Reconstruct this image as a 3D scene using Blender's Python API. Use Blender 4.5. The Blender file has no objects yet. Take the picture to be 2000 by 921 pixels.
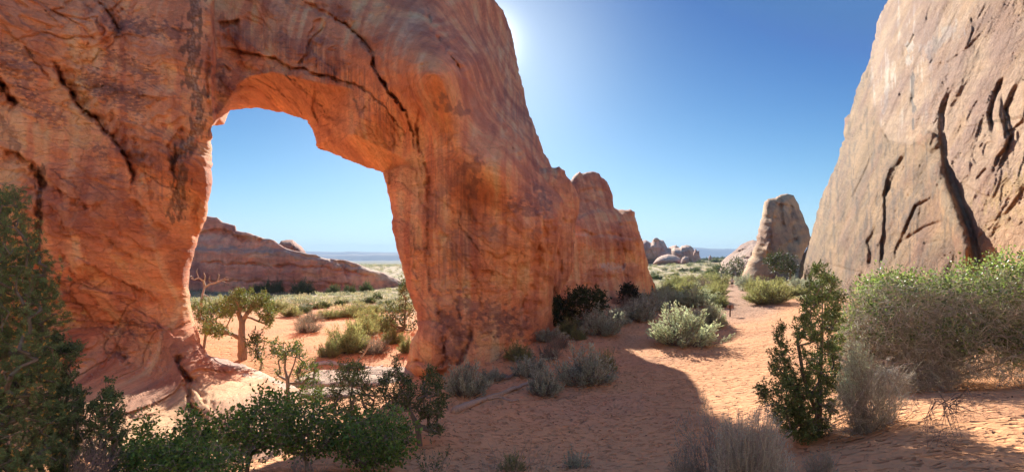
import bpy, math, random
import numpy as np
from mathutils import Vector

# ------------------------------------------------------------------ camera, sky, sun, exposure
SC = bpy.context.scene
cam = bpy.data.objects.new("camera", bpy.data.cameras.new("camera"))
SC.collection.objects.link(cam)
SC.camera = cam
cam.location = (0, 0, 0)
cam.rotation_euler = (math.radians(90), 0, 0)
cam.data.lens = 18.0
cam.data.sensor_width = 36.0
cam.data.shift_y = -36.5 / 2000 * -1      # horizon a little below the middle of the frame
cam.data.clip_start = 0.1
cam.data.clip_end = 30000
SUN_AZ = math.radians(-3.0)               # measured from +Y towards +X
SUN_EL = math.radians(22.5)
EXPO = 1.22
HAZE = 1.15e-4
SKY_GAIN = 1.40 / (0.15 * 2 ** EXPO)
world = bpy.data.worlds.new("World")
SC.world = world
world.use_nodes = True
wn = world.node_tree
sky = wn.nodes.new("ShaderNodeTexSky")
sky.sky_type = 'NISHITA'
sky.sun_disc = False
sky.sun_elevation = SUN_EL
sky.sun_rotation = SUN_AZ
sky.altitude = 1500
sky.air_density = 1.0
sky.dust_density = 0.6
sky.ozone_density = 2.0
bg = wn.nodes["Background"]
bg.inputs[1].default_value = 0.15
# tone curve for the bright low sky, dark sky lifted for added fill, plus the aureole round the sun
def wmath(op, a, b):
    n = wn.nodes.new("ShaderNodeMath"); n.operation = op
    for i, v in enumerate((a, b)):
        if isinstance(v, (int, float)): n.inputs[i].default_value = v
        else: wn.links.new(v, n.inputs[i])
    return n.outputs[0]
sep = wn.nodes.new("ShaderNodeSeparateColor"); cmb = wn.nodes.new("ShaderNodeCombineColor")
wn.links.new(sky.outputs[0], sep.inputs[0])
wtc = wn.nodes.new("ShaderNodeTexCoord")
wdot = wn.nodes.new("ShaderNodeVectorMath"); wdot.operation = 'DOT_PRODUCT'
wn.links.new(wtc.outputs["Generated"], wdot.inputs[0])
wdot.inputs[1].default_value = (math.sin(SUN_AZ) * math.cos(SUN_EL), math.cos(SUN_AZ) * math.cos(SUN_EL), math.sin(SUN_EL))
dcl = wmath('MAXIMUM', wdot.outputs["Value"], 0.0)
halo = wmath('ADD', wmath('MULTIPLY', wmath('POWER', dcl, 900.0), 2.2), wmath('MULTIPLY', wmath('POWER', dcl, 60.0), .35))
for ch, (g_, s_, b_, h_, m_) in enumerate(((2.2, .0103, .0160, 1.0, 2.35), (2.2, .0120, .0125, .97, 3.5), (1.4, .040, .0125, .85, 5.4))):
    X = wmath('POWER', wmath('MAXIMUM', sep.outputs[ch], m_), g_)
    v_ = wmath('DIVIDE', wmath('MULTIPLY', X, s_ * SKY_GAIN), wmath('ADD', wmath('MULTIPLY', X, b_), 1.0))
    wn.links.new(wmath('ADD', v_, wmath('MULTIPLY', halo, h_ * SKY_GAIN * .5)), cmb.inputs[ch])
wn.links.new(cmb.outputs[0], bg.inputs[0])
sl = bpy.data.lights.new("sun", 'SUN')
sl.energy = 5.0
sl.angle = math.radians(0.5)
sl.color = (1.0, 0.93, 0.82)
sun = bpy.data.objects.new("sun", sl)
SC.collection.objects.link(sun)
sdir = Vector((math.sin(SUN_AZ) * math.cos(SUN_EL), math.cos(SUN_AZ) * math.cos(SUN_EL), math.sin(SUN_EL)))
sun.rotation_euler = sdir.to_track_quat('Z', 'Y').to_euler()
SC.view_settings.view_transform = 'Standard'
SC.view_settings.look = 'None'
SC.view_settings.gamma = 1
SC.view_settings.exposure = EXPO
SC.render.engine = 'CYCLES'
SC.cycles.max_bounces = 6
SC.cycles.diffuse_bounces = 4
SC.cycles.glossy_bounces = 1
SC.cycles.transmission_bounces = 3
SC.cycles.volume_bounces = 0
SC.cycles.transparent_max_bounces = 4
SC.cycles.use_denoising = True
SC.cycles.use_adaptive_sampling = True
SC.cycles.adaptive_threshold = 0.02

rng = np.random.default_rng(7)
random.seed(7)
HX, HY, FP = 1000.0, 497.0, 1000.0

def pix(px, py, D):
    px = np.asarray(px, float); py = np.asarray(py, float); D = np.asarray(D, float)
    return np.stack([(px - HX) / FP * D, D + 0 * px, (HY - py) / FP * D], -1)

# ------------------------------------------------------------------ helpers: noise
_perm = np.random.default_rng(3).permutation(256)
_perm = np.concatenate([_perm, _perm, _perm])
_grad = np.random.default_rng(5).normal(size=(256, 3))
_grad /= np.linalg.norm(_grad, axis=1)[:, None]

def perlin(P):
    P = np.asarray(P, float)
    I = np.floor(P).astype(np.int64)
    f = P - I
    u = f * f * f * (f * (f * 6 - 15) + 10)
    I &= 255
    out = 0
    for dx in (0, 1):
        wx = u[:, 0] if dx else 1 - u[:, 0]
        for dy in (0, 1):
            wy = u[:, 1] if dy else 1 - u[:, 1]
            for dz in (0, 1):
                wz = u[:, 2] if dz else 1 - u[:, 2]
                h = _perm[_perm[_perm[(I[:, 0] + dx) & 255] + ((I[:, 1] + dy) & 255)] + ((I[:, 2] + dz) & 255)]
                g = _grad[h]
                d = g[:, 0] * (f[:, 0] - dx) + g[:, 1] * (f[:, 1] - dy) + g[:, 2] * (f[:, 2] - dz)
                out = out + wx * wy * wz * d
    return out * 1.5

def fbm(P, oct=4, gain=0.5, lac=2.03):
    a, s, v = 1.0, 0.0, 0.0
    Q = np.array(P, float)
    for _ in range(oct):
        v = v + a * perlin(Q)
        s += a
        a *= gain
        Q = Q * lac + 17.3
    return v / s

def plates(P, seed=0):
    """angular cells: (random value of the cell, random plane through it, distance to its border)"""
    P = np.asarray(P, float); I = np.floor(P).astype(np.int64)
    b1 = np.full(len(P), 1e9); b2 = b1.copy(); val = np.zeros(len(P)); pl = np.zeros(len(P))
    for dx in (-1, 0, 1):
        for dy in (-1, 0, 1):
            for dz in (-1, 0, 1):
                J = I + (dx, dy, dz)
                h = _perm[_perm[_perm[(J[:, 0] + seed) & 255] + (J[:, 1] & 255)] + (J[:, 2] & 255)]
                g = _grad[h]
                v = P - (J + .5 + g * .42)
                d = np.sqrt((v * v).sum(1))
                g2 = _grad[_perm[h + 31]]
                c = d < b1
                b2 = np.where(c, b1, np.minimum(b2, d))
                val = np.where(c, h / 255.0, val); pl = np.where(c, (v * g2).sum(1), pl)
                b1 = np.where(c, d, b1)
    return val, pl, b2 - b1

def sst(a, b, x):
    t = np.clip((x - a) / (b - a), 0, 1)
    return t * t * (3 - 2 * t)

def terrace(x, sharp=0.72):
    f = np.floor(x)
    return f + sst(sharp, 1.0, x - f)

# ------------------------------------------------------------------ helpers: planar geometry in arrays
def inpoly(x, y, poly):
    x = np.asarray(x, float); y = np.asarray(y, float)
    c = np.zeros(x.shape, bool)
    n = len(poly)
    for i in range(n):
        x0, y0 = poly[i]; x1, y1 = poly[(i + 1) % n]
        if y0 == y1:
            continue
        m = ((y0 > y) != (y1 > y)) & (x < (x1 - x0) * (y - y0) / (y1 - y0) + x0)
        c ^= m
    return c

def linedist(x, y, pts, closed=False):
    """distance, nearest point, side sign (+: below a rightward line), position 0..1 along it"""
    best = np.full(x.shape, 1e9)
    nx = np.zeros(x.shape); ny = np.zeros(x.shape)
    sg = np.zeros(x.shape); tt = np.zeros(x.shape)
    n = len(pts)
    m = n if closed else n - 1
    for i in range(m):
        x0, y0 = pts[i]; x1, y1 = pts[(i + 1) % n]
        dx, dy = x1 - x0, y1 - y0
        L = dx * dx + dy * dy + 1e-9
        t = np.clip(((x - x0) * dx + (y - y0) * dy) / L, 0, 1)
        qx = x0 + t * dx; qy = y0 + t * dy
        d = np.hypot(x - qx, y - qy)
        k = d < best
        best = np.where(k, d, best)
        nx = np.where(k, qx, nx); ny = np.where(k, qy, ny)
        sg = np.where(k, np.sign(dx * (y - y0) - dy * (x - x0)), sg)
        tt = np.where(k, (i + t) / m, tt)
    return best, nx, ny, sg, tt

def rough(pts, step=7, amp=1.2, closed=True, seed=1):
    """subdivide an outline and give it small natural irregularity"""
    r = np.random.default_rng(seed)
    out = []
    n = len(pts)
    for i in range(n if closed else n - 1):
        a = np.array(pts[i], float); b = np.array(pts[(i + 1) % n], float)
        k = max(1, int(np.hypot(*(b - a)) / step))
        for j in range(k):
            p = a + (b - a) * j / k
            out.append(tuple(p + (r.normal(size=2) * amp if j else 0)))
    if not closed:
        out.append(tuple(pts[-1]))
    return out

def tps(ctrl):
    """thin-plate spline through (x, y, value)"""
    c = np.array(ctrl, float)
    s = 1 / 300.0
    X = c[:, :2] * s
    n = len(X)
    r2 = ((X[:, None] - X[None]) ** 2).sum(-1)
    K = np.where(r2 > 0, 0.5 * r2 * np.log(r2 + 1e-12), 0) + np.eye(n) * 1e-3
    A = np.zeros((n + 3, n + 3))
    A[:n, :n] = K; A[:n, n] = 1; A[:n, n + 1:] = X
    A[n, :n] = 1; A[n + 1:, :n] = X.T
    w = np.linalg.solve(A, np.concatenate([c[:, 2], [0, 0, 0]]))
    def f(x, y):
        x = np.asarray(x, float) * s; y = np.asarray(y, float) * s
        v = w[n] + w[n + 1] * x + w[n + 2] * y
        for i in range(n):
            r2 = (x - X[i, 0]) ** 2 + (y - X[i, 1]) ** 2
            v = v + w[i] * 0.5 * r2 * np.log(r2 + 1e-12)
        return v
    return f

# ------------------------------------------------------------------ helpers: meshes and tags
def np_mesh(name, V, Q=None, T=None, mat=None, parent=None, col=None, smooth=True, attrs=None, loc=None):
    V = np.asarray(V, np.float32)
    if loc is not None:
        V = V - np.asarray(loc, np.float32)
    Q = np.zeros((0, 4), np.int32) if Q is None or len(Q) == 0 else np.asarray(Q, np.int32)
    T = np.zeros((0, 3), np.int32) if T is None or len(T) == 0 else np.asarray(T, np.int32)
    me = bpy.data.meshes.new(name)
    me.vertices.add(len(V))
    me.vertices.foreach_set("co", V.ravel())
    nl = Q.size + T.size
    me.loops.add(nl)
    me.loops.foreach_set("vertex_index", np.concatenate([Q.ravel(), T.ravel()]).astype(np.int32))
    npl = len(Q) + len(T)
    me.polygons.add(npl)
    st = np.concatenate([np.arange(len(Q)) * 4, len(Q) * 4 + np.arange(len(T)) * 3]).astype(np.int32)
    tot = np.concatenate([np.full(len(Q), 4), np.full(len(T), 3)]).astype(np.int32)
    me.polygons.foreach_set("loop_start", st)
    me.polygons.foreach_set("loop_total", tot)
    me.update(calc_edges=True)
    me.polygons.foreach_set("use_smooth", np.full(npl, bool(smooth)))
    if col is not None:
        a = me.color_attributes.new("Col", 'FLOAT_COLOR', 'POINT')
        c = np.ones((len(V), 4), np.float32); c[:, :3] = col
        a.data.foreach_set("color", c.ravel())
    for k, v in (attrs or {}).items():
        a = me.attributes.new(k, 'FLOAT', 'POINT')
        a.data.foreach_set("value", np.asarray(v, np.float32))
    if mat:
        me.materials.append(mat)
    o = bpy.data.objects.new(name, me)
    SC.collection.objects.link(o)
    if parent is not None:
        o.parent = parent
    if loc is not None:
        o.location = loc
    return o

def tag(o, label=None, cat=None, group=None, kind=None):
    if label: o["label"] = label
    if cat: o["category"] = cat
    if group: o["group"] = group
    if kind: o["kind"] = kind
    return o

def thing(name, loc, label, cat, group=None, rz=0):
    o = bpy.data.objects.new(name, None)
    SC.collection.objects.link(o)
    o.location = tuple(loc); o.rotation_euler = (0, 0, rz)
    o.empty_display_size = 0.3
    return tag(o, label, cat, group)

class MB:
    """collects tubes, leaf blades and loose faces, then links them as one mesh"""
    def __init__(s):
        s.V = []; s.Q = []; s.T = []; s.C = []; s.n = 0
    def add(s, V, Q=None, T=None, col=(1, 1, 1)):
        V = np.asarray(V, float)
        s.V.append(V)
        if Q is not None and len(Q): s.Q.append(np.asarray(Q) + s.n)
        if T is not None and len(T): s.T.append(np.asarray(T) + s.n)
        c = np.empty((len(V), 3)); c[:] = col
        s.C.append(c); s.n += len(V)
    def tube(s, pts, rad, k=6, col=(1, 1, 1), lump=0.0, seed=0):
        pts = np.asarray(pts, float); n = len(pts)
        rad = np.broadcast_to(np.asarray(rad, float), (n,))
        tg = np.gradient(pts, axis=0)
        tg /= np.linalg.norm(tg, axis=1)[:, None] + 1e-9
        ref = np.array([0.31, 0.17, 0.93]) if abs(tg[0, 2]) < .8 else np.array([0.9, 0.3, 0.1])
        u = np.cross(tg, ref); u /= np.linalg.norm(u, axis=1)[:, None] + 1e-9
        v = np.cross(tg, u)
        a = np.arange(k) / k * 2 * math.pi
        rr = rad[:, None]
        if lump:
            rr = rr * (1 + lump * np.sin(a * 3 + 0.4 * np.arange(n)[:, None] + seed) + lump * .6 * np.sin(a * 5 - .7 * np.arange(n)[:, None]))
        rr = rr * np.ones((n, k))
        V = pts[:, None] + rr[:, :, None] * (np.cos(a)[None, :, None] * u[:, None] + np.sin(a)[None, :, None] * v[:, None])
        i = np.arange(n - 1)[:, None] * k; j = np.arange(k)[None]
        j2 = (j + 1) % k
        Q = np.stack([i + j, i + j2, i + k + j2, i + k + j], -1).reshape(-1, 4)
        V = np.concatenate([V.reshape(-1, 3), pts[-1:] + tg[-1:] * rad[-1] * .5, pts[:1] - tg[:1] * rad[0] * .2])
        T = [[(n - 1) * k + q, (n - 1) * k + (q + 1) % k, n * k] for q in range(k)] + [[(q + 1) % k, q, n * k + 1] for q in range(k)]
        s.add(V, Q, T, col)
    def twigs(s, A, B, r0, r1, col=(1, 1, 1), sag=None):
        """many three-sided twigs at once from A to B, bent at their middle by sag"""
        A = np.asarray(A, float); B = np.asarray(B, float); n = len(A)
        if n == 0: return
        M = (A + B) / 2 + (0 if sag is None else sag)
        d = B - A; d /= np.linalg.norm(d, axis=1)[:, None] + 1e-9
        ref = np.where(np.abs(d[:, 2:3]) < .8, np.array([[0, 0, 1.]]), np.array([[1., 0, 0]]))
        u = np.cross(d, ref); u /= np.linalg.norm(u, axis=1)[:, None] + 1e-9
        v = np.cross(d, u)
        r0 = np.broadcast_to(r0, (n,))[:, None]; r1 = np.broadcast_to(r1, (n,))[:, None]
        rings = []
        for P, r in ((A, r0), (M, (r0 + r1) / 2), (B, r1)):
            for k in range(3):
                a = k * 2.0944
                rings.append(P + r * (math.cos(a) * u + math.sin(a) * v))
        V = np.stack(rings, 1).reshape(-1, 3)
        b = (np.arange(n) * 9)[:, None]
        Q = []
        for g in (0, 3):
            for k in range(3):
                k2 = (k + 1) % 3
                Q.append(np.concatenate([b + g + k, b + g + k2, b + g + 3 + k2, b + g + 3 + k], 1))
        c = col
        if np.ndim(col) == 2: c = np.repeat(col, 9, 0)
        s.add(V, np.concatenate(Q), None, c)
    def leaves(s, P, d, L, W, col, fold=0.25, r=rng):
        """one folded blade per point: base, side, tip, side"""
        P = np.asarray(P, float); n = len(P)
        if n == 0: return
        d = d / (np.linalg.norm(d, axis=1)[:, None] + 1e-9)
        q = r.normal(size=(n, 3))
        u = np.cross(d, q); u /= np.linalg.norm(u, axis=1)[:, None] + 1e-9
        w = np.cross(d, u)
        L = np.broadcast_to(L, (n,))[:, None]; W = np.broadcast_to(W, (n,))[:, None]
        m = P + d * L * .5 + w * W * fold
        V = np.stack([P, m + u * W * .5, P + d * L, m - u * W * .5], 1).reshape(-1, 3)
        b = (np.arange(n) * 4)[:, None]
        s.add(V, np.concatenate([b, b + 1, b + 2, b + 3], 1), None, np.repeat(col, 4, 0) if np.ndim(col) == 2 else col)
    def build(s, name, mat, parent=None, loc=None, smooth=True):
        V = np.concatenate(s.V); C_ = np.concatenate(s.C)
        Q = np.concatenate(s.Q) if s.Q else None
        T = np.concatenate(s.T) if s.T else None
        return np_mesh(name, V, Q, T, mat, parent, C_, smooth, None, loc)

# ------------------------------------------------------------------ materials
def new_mat(name):
    m = bpy.data.materials.new(name); m.use_nodes = True
    nt = m.node_tree
    return m, nt, nt.nodes["Principled BSDF"]

def N(nt, t, **kw):
    n = nt.nodes.new(t)
    for k, v in kw.items():
        if k.startswith("i_"):
            n.inputs[k[2:]].default_value = v
        else:
            setattr(n, k, v)
    return n

def noise_node(nt, scale, detail=5, rough=0.6, vec=None, mapping=None, dist=0.0):
    n = N(nt, "ShaderNodeTexNoise")
    n.inputs["Scale"].default_value = scale
    n.inputs["Detail"].default_value = detail
    n.inputs["Roughness"].default_value = rough
    n.inputs["Distortion"].default_value = dist
    if vec is not None:
        if mapping is not None:
            mp = N(nt, "ShaderNodeMapping")
            mp.inputs["Scale"].default_value = mapping
            nt.links.new(vec, mp.inputs[0]); vec = mp.outputs[0]
        nt.links.new(vec, n.inputs["Vector"])
    return n

def math_node(nt, op, a, b=None, c=None):
    n = N(nt, "ShaderNodeMath", operation=op)
    for i, v in enumerate((a, b, c)):
        if v is None: continue
        if isinstance(v, (int, float)): n.inputs[i].default_value = v
        else: nt.links.new(v, n.inputs[i])
    return n.outputs[0]

def rock_material(name, s=1.0, bump=1.0, bdist=0.06, ysc=1.0):
    """vertex colour times fine grain; bump of grain, bedding and small pits. s = size of detail in metres"""
    m, nt, bs = new_mat(name)
    L = nt.links
    at = N(nt, "ShaderNodeAttribute", attribute_name="Col")
    geo = N(nt, "ShaderNodeNewGeometry")
    mp0 = N(nt, "ShaderNodeMapping"); mp0.inputs["Scale"].default_value = (1, ysc, 1)
    L.new(geo.outputs["Position"], mp0.inputs[0]); pos = mp0.outputs[0]
    n1 = noise_node(nt, 2.2 / s, 8, 0.68, pos)
    n2 = noise_node(nt, 1.2 / s, 6, 0.6, pos, (1.2, 1.2, 9.0), 0.6)      # bedding, long in the horizontal
    n3 = noise_node(nt, 1.1 / s, 5, 0.6, pos, (3.0, .5, 0.16), 0.3)    # vertical streaks
    n4 = noise_node(nt, 14 / s, 4, 0.65, pos)
    v = math_node(nt, 'MULTIPLY_ADD', n1.outputs[0], 0.60, 0.15)
    v = math_node(nt, 'MULTIPLY_ADD', n2.outputs[0], 0.26, v)
    v = math_node(nt, 'MULTIPLY_ADD', n3.outputs[0], 0.48, v)
    v = math_node(nt, 'MULTIPLY_ADD', n4.outputs[0], 0.55, math_node(nt, 'SUBTRACT', v, .12))
    mx = N(nt, "ShaderNodeVectorMath", operation='SCALE')
    L.new(at.outputs["Color"], mx.inputs[0]); L.new(v, mx.inputs["Scale"])
    L.new(mx.outputs[0], bs.inputs["Base Color"])
    bs.inputs["Roughness"].default_value = 0.88
    bs.inputs["Specular IOR Level"].default_value = 0.25
    # flaked skin: angular plates with crisp borders, long along the bedding
    wp = noise_node(nt, 1.6 / s, 3, .6, pos)
    ws = N(nt, "ShaderNodeVectorMath", operation='MULTIPLY_ADD'); ws.inputs[1].default_value = (.5 * s, .5 * s, .5 * s)
    L.new(wp.outputs["Color"], ws.inputs[0]); L.new(pos, ws.inputs[2])
    mpv = N(nt, "ShaderNodeMapping"); mpv.inputs["Rotation"].default_value = (0, .5, 0); mpv.inputs["Scale"].default_value = (1.1 / s, .6 / s, 2.6 / s)
    L.new(ws.outputs[0], mpv.inputs[0])
    vr = N(nt, "ShaderNodeTexVoronoi", feature='F1'); vr.inputs["Scale"].default_value = 1.0
    ve = N(nt, "ShaderNodeTexVoronoi", feature='DISTANCE_TO_EDGE'); ve.inputs["Scale"].default_value = 1.0
    L.new(mpv.outputs[0], vr.inputs["Vector"]); L.new(mpv.outputs[0], ve.inputs["Vector"])
    sc_ = N(nt, "ShaderNodeSeparateColor"); L.new(vr.outputs["Color"], sc_.inputs[0])
    edge = math_node(nt, 'MULTIPLY', math_node(nt, 'MINIMUM', ve.outputs["Distance"], .035), 12.0)
    gate = math_node(nt, 'GREATER_THAN', n1.outputs[0], .47)
    flake = math_node(nt, 'MULTIPLY', math_node(nt, 'MULTIPLY_ADD', sc_.outputs[0], .8, edge), gate)
    h = math_node(nt, 'MULTIPLY_ADD', n2.outputs[0], 0.5, n1.outputs[0])
    h = math_node(nt, 'MULTIPLY_ADD', flake, 0.55, h)
    h = math_node(nt, 'MULTIPLY_ADD', n4.outputs[0], 0.22, h)
    bp = N(nt, "ShaderNodeBump")
    bp.inputs["Strength"].default_value = bump
    bp.inputs["Distance"].default_value = bdist * s
    L.new(h, bp.inputs["Height"])
    L.new(bp.outputs[0], bs.inputs["Normal"])
    return m

def leaf_material(name, trans=0.35, tint=(1, 1, 1), rough=0.55, spec=0.25):
    m, nt, bs = new_mat(name)
    L = nt.links
    at = N(nt, "ShaderNodeAttribute", attribute_name="Col")
    tr = N(nt, "ShaderNodeBsdfTranslucent")
    mx = N(nt, "ShaderNodeMixShader")
    mx.inputs[0].default_value = trans
    bs.inputs["Roughness"].default_value = rough
    bs.inputs["Specular IOR Level"].default_value = spec
    L.new(at.outputs["Color"], bs.inputs["Base Color"])
    sc = N(nt, "ShaderNodeVectorMath", operation='MULTIPLY')
    sc.inputs[1].default_value = tint
    L.new(at.outputs["Color"], sc.inputs[0])
    L.new(sc.outputs[0], tr.inputs["Color"])
    out = nt.nodes["Material Output"]
    L.new(bs.outputs[0], mx.inputs[1]); L.new(tr.outputs[0], mx.inputs[2])
    L.new(mx.outputs[0], out.inputs["Surface"])
    return m

def bark_material(name, scale=18, rough=0.85):
    m, nt, bs = new_mat(name)
    L = nt.links
    at = N(nt, "ShaderNodeAttribute", attribute_name="Col")
    tc = N(nt, "ShaderNodeTexCoord")
    n1 = noise_node(nt, scale, 5, 0.65, tc.outputs["Object"], (1, 1, .18), .4)
    v = math_node(nt, 'MULTIPLY_ADD', n1.outputs[0], 1.3, 0.35)
    mx = N(nt, "ShaderNodeVectorMath", operation='SCALE')
    L.new(at.outputs["Color"], mx.inputs[0]); L.new(v, mx.inputs["Scale"])
    L.new(mx.outputs[0], bs.inputs["Base Color"])
    bs.inputs["Roughness"].default_value = rough
    bp = N(nt, "ShaderNodeBump"); bp.inputs["Strength"].default_value = .8; bp.inputs["Distance"].default_value = .02
    L.new(n1.outputs[0], bp.inputs["Height"]); L.new(bp.outputs[0], bs.inputs["Normal"])
    return m

M_ROCK = rock_material("sandstone", 1.0, 1.0, .11)
M_ROCKARCH = rock_material("red_sandstone", 1.0, 1.0, .11, .3)
M_ROCKMID = rock_material("sandstone_mid", 2.2, 0.9)
M_ROCKFAR = rock_material("sandstone_far", 6.0, 1.0)
M_LEAF = leaf_material("broad_leaf", 0.5, (1.1, 1.25, .6), 0.42, 0.4)
M_NEEDLE = leaf_material("needles", 0.22, (1.1, 1.2, .7))
M_SAGE = leaf_material("sage_leaf", 0.40, (1.05, 1.08, .85), 0.8, .1)
M_BARK = bark_material("bark")
M_DRY = bark_material("dry_wood", 30)

# ------------------------------------------------------------------ terrain
def _w(x, y):
    return np.arcsinh(np.asarray(x, float) / 12.0) * 300, np.arcsinh(np.asarray(y, float) / 12.0) * 300
_TC = [(0, 0, -1.7), (0, 3, -1.85), (0, -6, -1.6), (-4, 3, -2.1), (4, 2.5, -1.75), (0, 8, -3.9), (0, 12, -5.0), (0, 17, -5.45),
       (0, 25, -5.55), (4, 36, -5.35), (-16, 12, -5.0), (-10, 8, -3.7), (-6, 11, -4.6), (-10, 17, -5.9), (-14, 20, -5.9), (-8.5, 22.5, -5.8), (-4, 20, -5.6),
       (-5, 5.5, -2.9), (-8, 3, -2.4),
       (5.9, 10, -3.55), (6.3, 7, -2.68), (7.4, 10.6, -3.15), (8.6, 10.8, -3.05), (8.0, 8, -2.6), (10.8, 11, -3.0), (11.5, 9, -2.55), (12.6, 14, -3.55), (10, 14, -3.8), (5.2, 7.5, -2.95), (7.6, 15.2, -4.55), (4.5, 11.2, -4.5), (9.7, 18, -4.7),
       (8, 5, -2.0), (16, 14, -3.4), (15, 20, -4.3),
       (21, 38, -4.65), (25, 56, -4.75), (36, 85, -5.3), (19.2, 45, -5.35), (11, 36, -5.5), (16, 55, -5.15), (8, 50, -4.7), (14, 70, -5.4), (22, 75, -5.8),
       (39, 70, -4.6), (37, 58, -4.7), (34, 49, -4.4), (30, 35, -2.6), (24, 20, -1.4),
       (-18, 37, -5.3), (-24, 53, -5.5), (-10, 45, -5.6), (-30, 84, -6.8), (-20, 110, -8.3), (-50, 110, -8.5), (-60, 84, -7.2), (-36, 60, -5.9), (-10, 85, -7.0), (-16, 27, -5.2), (-12, 27, -5.3),
       (-31, 150, -8.9), (20, 100, -6.6), (45, 120, -7), (30, 160, -9), (60, 250, -8.5), (150, 500, -8.5), (300, 900, -10), (-80, 400, -9.5),
       (-200, 900, -18), (-900, 3000, -45), (900, 3000, -45), (0, 9000, -110), (-9000, 9000, -120), (9000, 9000, -120), (9000, 0, -40), (-9000, 0, -40), (0, -9000, -20), (9000, -9000, -30), (-9000, -9000, -30),
       (0, -40, -1.2), (-30, -30, -2), (30, -20, -0.5), (-40, 10, -4.5), (50, 30, 0), (-200, 0, -8), (250, 0, -3), (0, -300, -2)]
_tt = [(*(float(v) for v in _w(x, y)), z) for x, y, z in _TC]
_tf = tps(_tt)
def base_h(x, y):
    return _tf(*_w(x, y))
def terrain_h(x, y, fine=True):
    x = np.asarray(x, float); y = np.asarray(y, float)
    sh = x.shape
    x = x.ravel(); y = y.ravel()
    z = base_h(x, y)
    P = np.stack([x, y, 0 * x], 1)
    R = np.hypot(x, y)
    z = z + fbm(P / 5.0, 3) * 0.22 * sst(3, 12, R) + fbm(P / 30.0, 3) * 1.0 * sst(60, 200, R) + fbm(P / 400.0, 3) * 14 * sst(500, 3000, R)
    if fine:
        # trodden sand: overlapping shallow hollows
        k = 1 - sst(28, 45, np.hypot(x - 4, y - 14))
        k = k * sst(2.0, 6.0, R)
        tr = fbm(P * 1.7 + 3, 3, .6)
        hol = np.abs(perlin(P * np.array([2.6, 2.6, 1]) + 11)) + .6 * np.abs(perlin(P * np.array([4.4, 4.4, 1]) + 31))
        z = z + k * (0.035 * tr + 0.075 * (np.minimum(hol, .42) - .3))
        z = z + 0.02 * fbm(P * .9 + 50, 2) * k
    return z.reshape(sh)

def hit(px, py, lo=2.0, hi=2000.0):
    """where the ray through a pixel meets the ground; returns the world point"""
    D = np.geomspace(lo, hi, 900)
    P = pix(px + 0 * D, py + 0 * D, D)
    g = terrain_h(P[:, 0], P[:, 1], False)
    k = np.nonzero(P[:, 2] < g)[0]
    i = k[0] if len(k) else int(np.searchsorted(D, 700.0))
    if not len(k):
        p = P[i]
    elif i > 0:
        a = P[i - 1, 2] - g[i - 1]; b = P[i, 2] - g[i]
        t = a / (a - b + 1e-9)
        p = P[i - 1] + (P[i] - P[i - 1]) * t
    else:
        p = P[0]
    p = p.copy(); p[2] = float(terrain_h(p[0:1], p[1:2], True)[0])
    return p
def gz(x, y):
    return float(terrain_h(np.array([x]), np.array([y]))[0])
# ground sheet: spacing fine around the sandy path, growing to the horizon
_nu = 860
_ux = np.linspace(-8.2, 8.2, _nu)
gx = 3 + 5 * np.sinh(_ux); gy = 13 + 5 * np.sinh(_ux)
GX, GY = np.meshgrid(gx, gy)
GZ = terrain_h(GX, GY)
_R = np.hypot(GX, GY)
Vt = np.stack([GX, GY, GZ], -1).reshape(-1, 3)
_i = (np.arange(_nu - 1)[:, None] * _nu + np.arange(_nu - 1)[None]).ravel()
Qt = np.stack([_i, _i + 1, _i + _nu + 1, _i + _nu], 1)
# what the ground is made of, by place
Xf, Yf = Vt[:, 0], Vt[:, 1]
Pf = np.stack([Xf, Yf, 0 * Xf], 1)
path_line = [(0, 14), (5, 24), (11, 33), (18, 42), (23, 52), (27.5, 64), (33, 78), (38, 92), (52, 120)]
dp = linedist(Xf, Yf, path_line)[0]
path_m = (1 - sst(2.2, 4.6, dp + 1.3 * fbm(Pf / 2.0, 3))) * sst(36, 46, Yf)
dsand = np.minimum(linedist(Xf, Yf, [(-20, 18), (-10, 24), (-12, 38), (-18, 50)])[0] - 8, dp - 6)
near = 1 - sst(42, 60, Yf)
plain = sst(0, 9, dsand + 5 * fbm(Pf / 9.0, 4)) * sst(44, 62, Yf + 6 * fbm(Pf / 12.0 + 9, 3))
plain = np.maximum(plain, sst(66, 90, Yf) * (1 - path_m)) * (1 - path_m)
bs_ = np.zeros(len(Vt))
np_sand = np.array([.72, .345, .165]); c_path = np.array([.47, .27, .17]); c_plain = np.array([.40, .32, .19])
def lerp0(a, b, t): return np.asarray(a) * (1 - t[:, None]) + np.asarray(b) * t[:, None]
v1 = fbm(Pf / 1.3, 4); v2 = fbm(Pf / 25.0 + 4, 4)
cg = np_sand * (1 + .14 * v1[:, None]) * (1 + .20 * v2[:, None]) * lerp0((1, 1, 1), (.90, .93, 1.02), sst(-.1, .3, fbm(Pf / 6.0 + 70, 4)))
cg = cg * (1 - path_m[:, None]) + c_path * (1 + .1 * v1[:, None]) * path_m[:, None]
cp = c_plain * (1 + .5 * fbm(Pf / 14.0 + 2, 5)[:, None]) + np.array([.12, .02, -.01]) * np.clip(fbm(Pf / 40.0, 4) + .1, 0, 1)[:, None]
cg = cg * (1 - plain[:, None] * .85) + cp * plain[:, None] * .85
# greener, darker country further out
far = sst(300, 1500, np.hypot(Xf, Yf))[:, None]
cg = cg * (1 - far) + np.array([.17, .16, .10]) * (1 + .6 * fbm(Pf / 300.0, 4)[:, None]) * far

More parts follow.
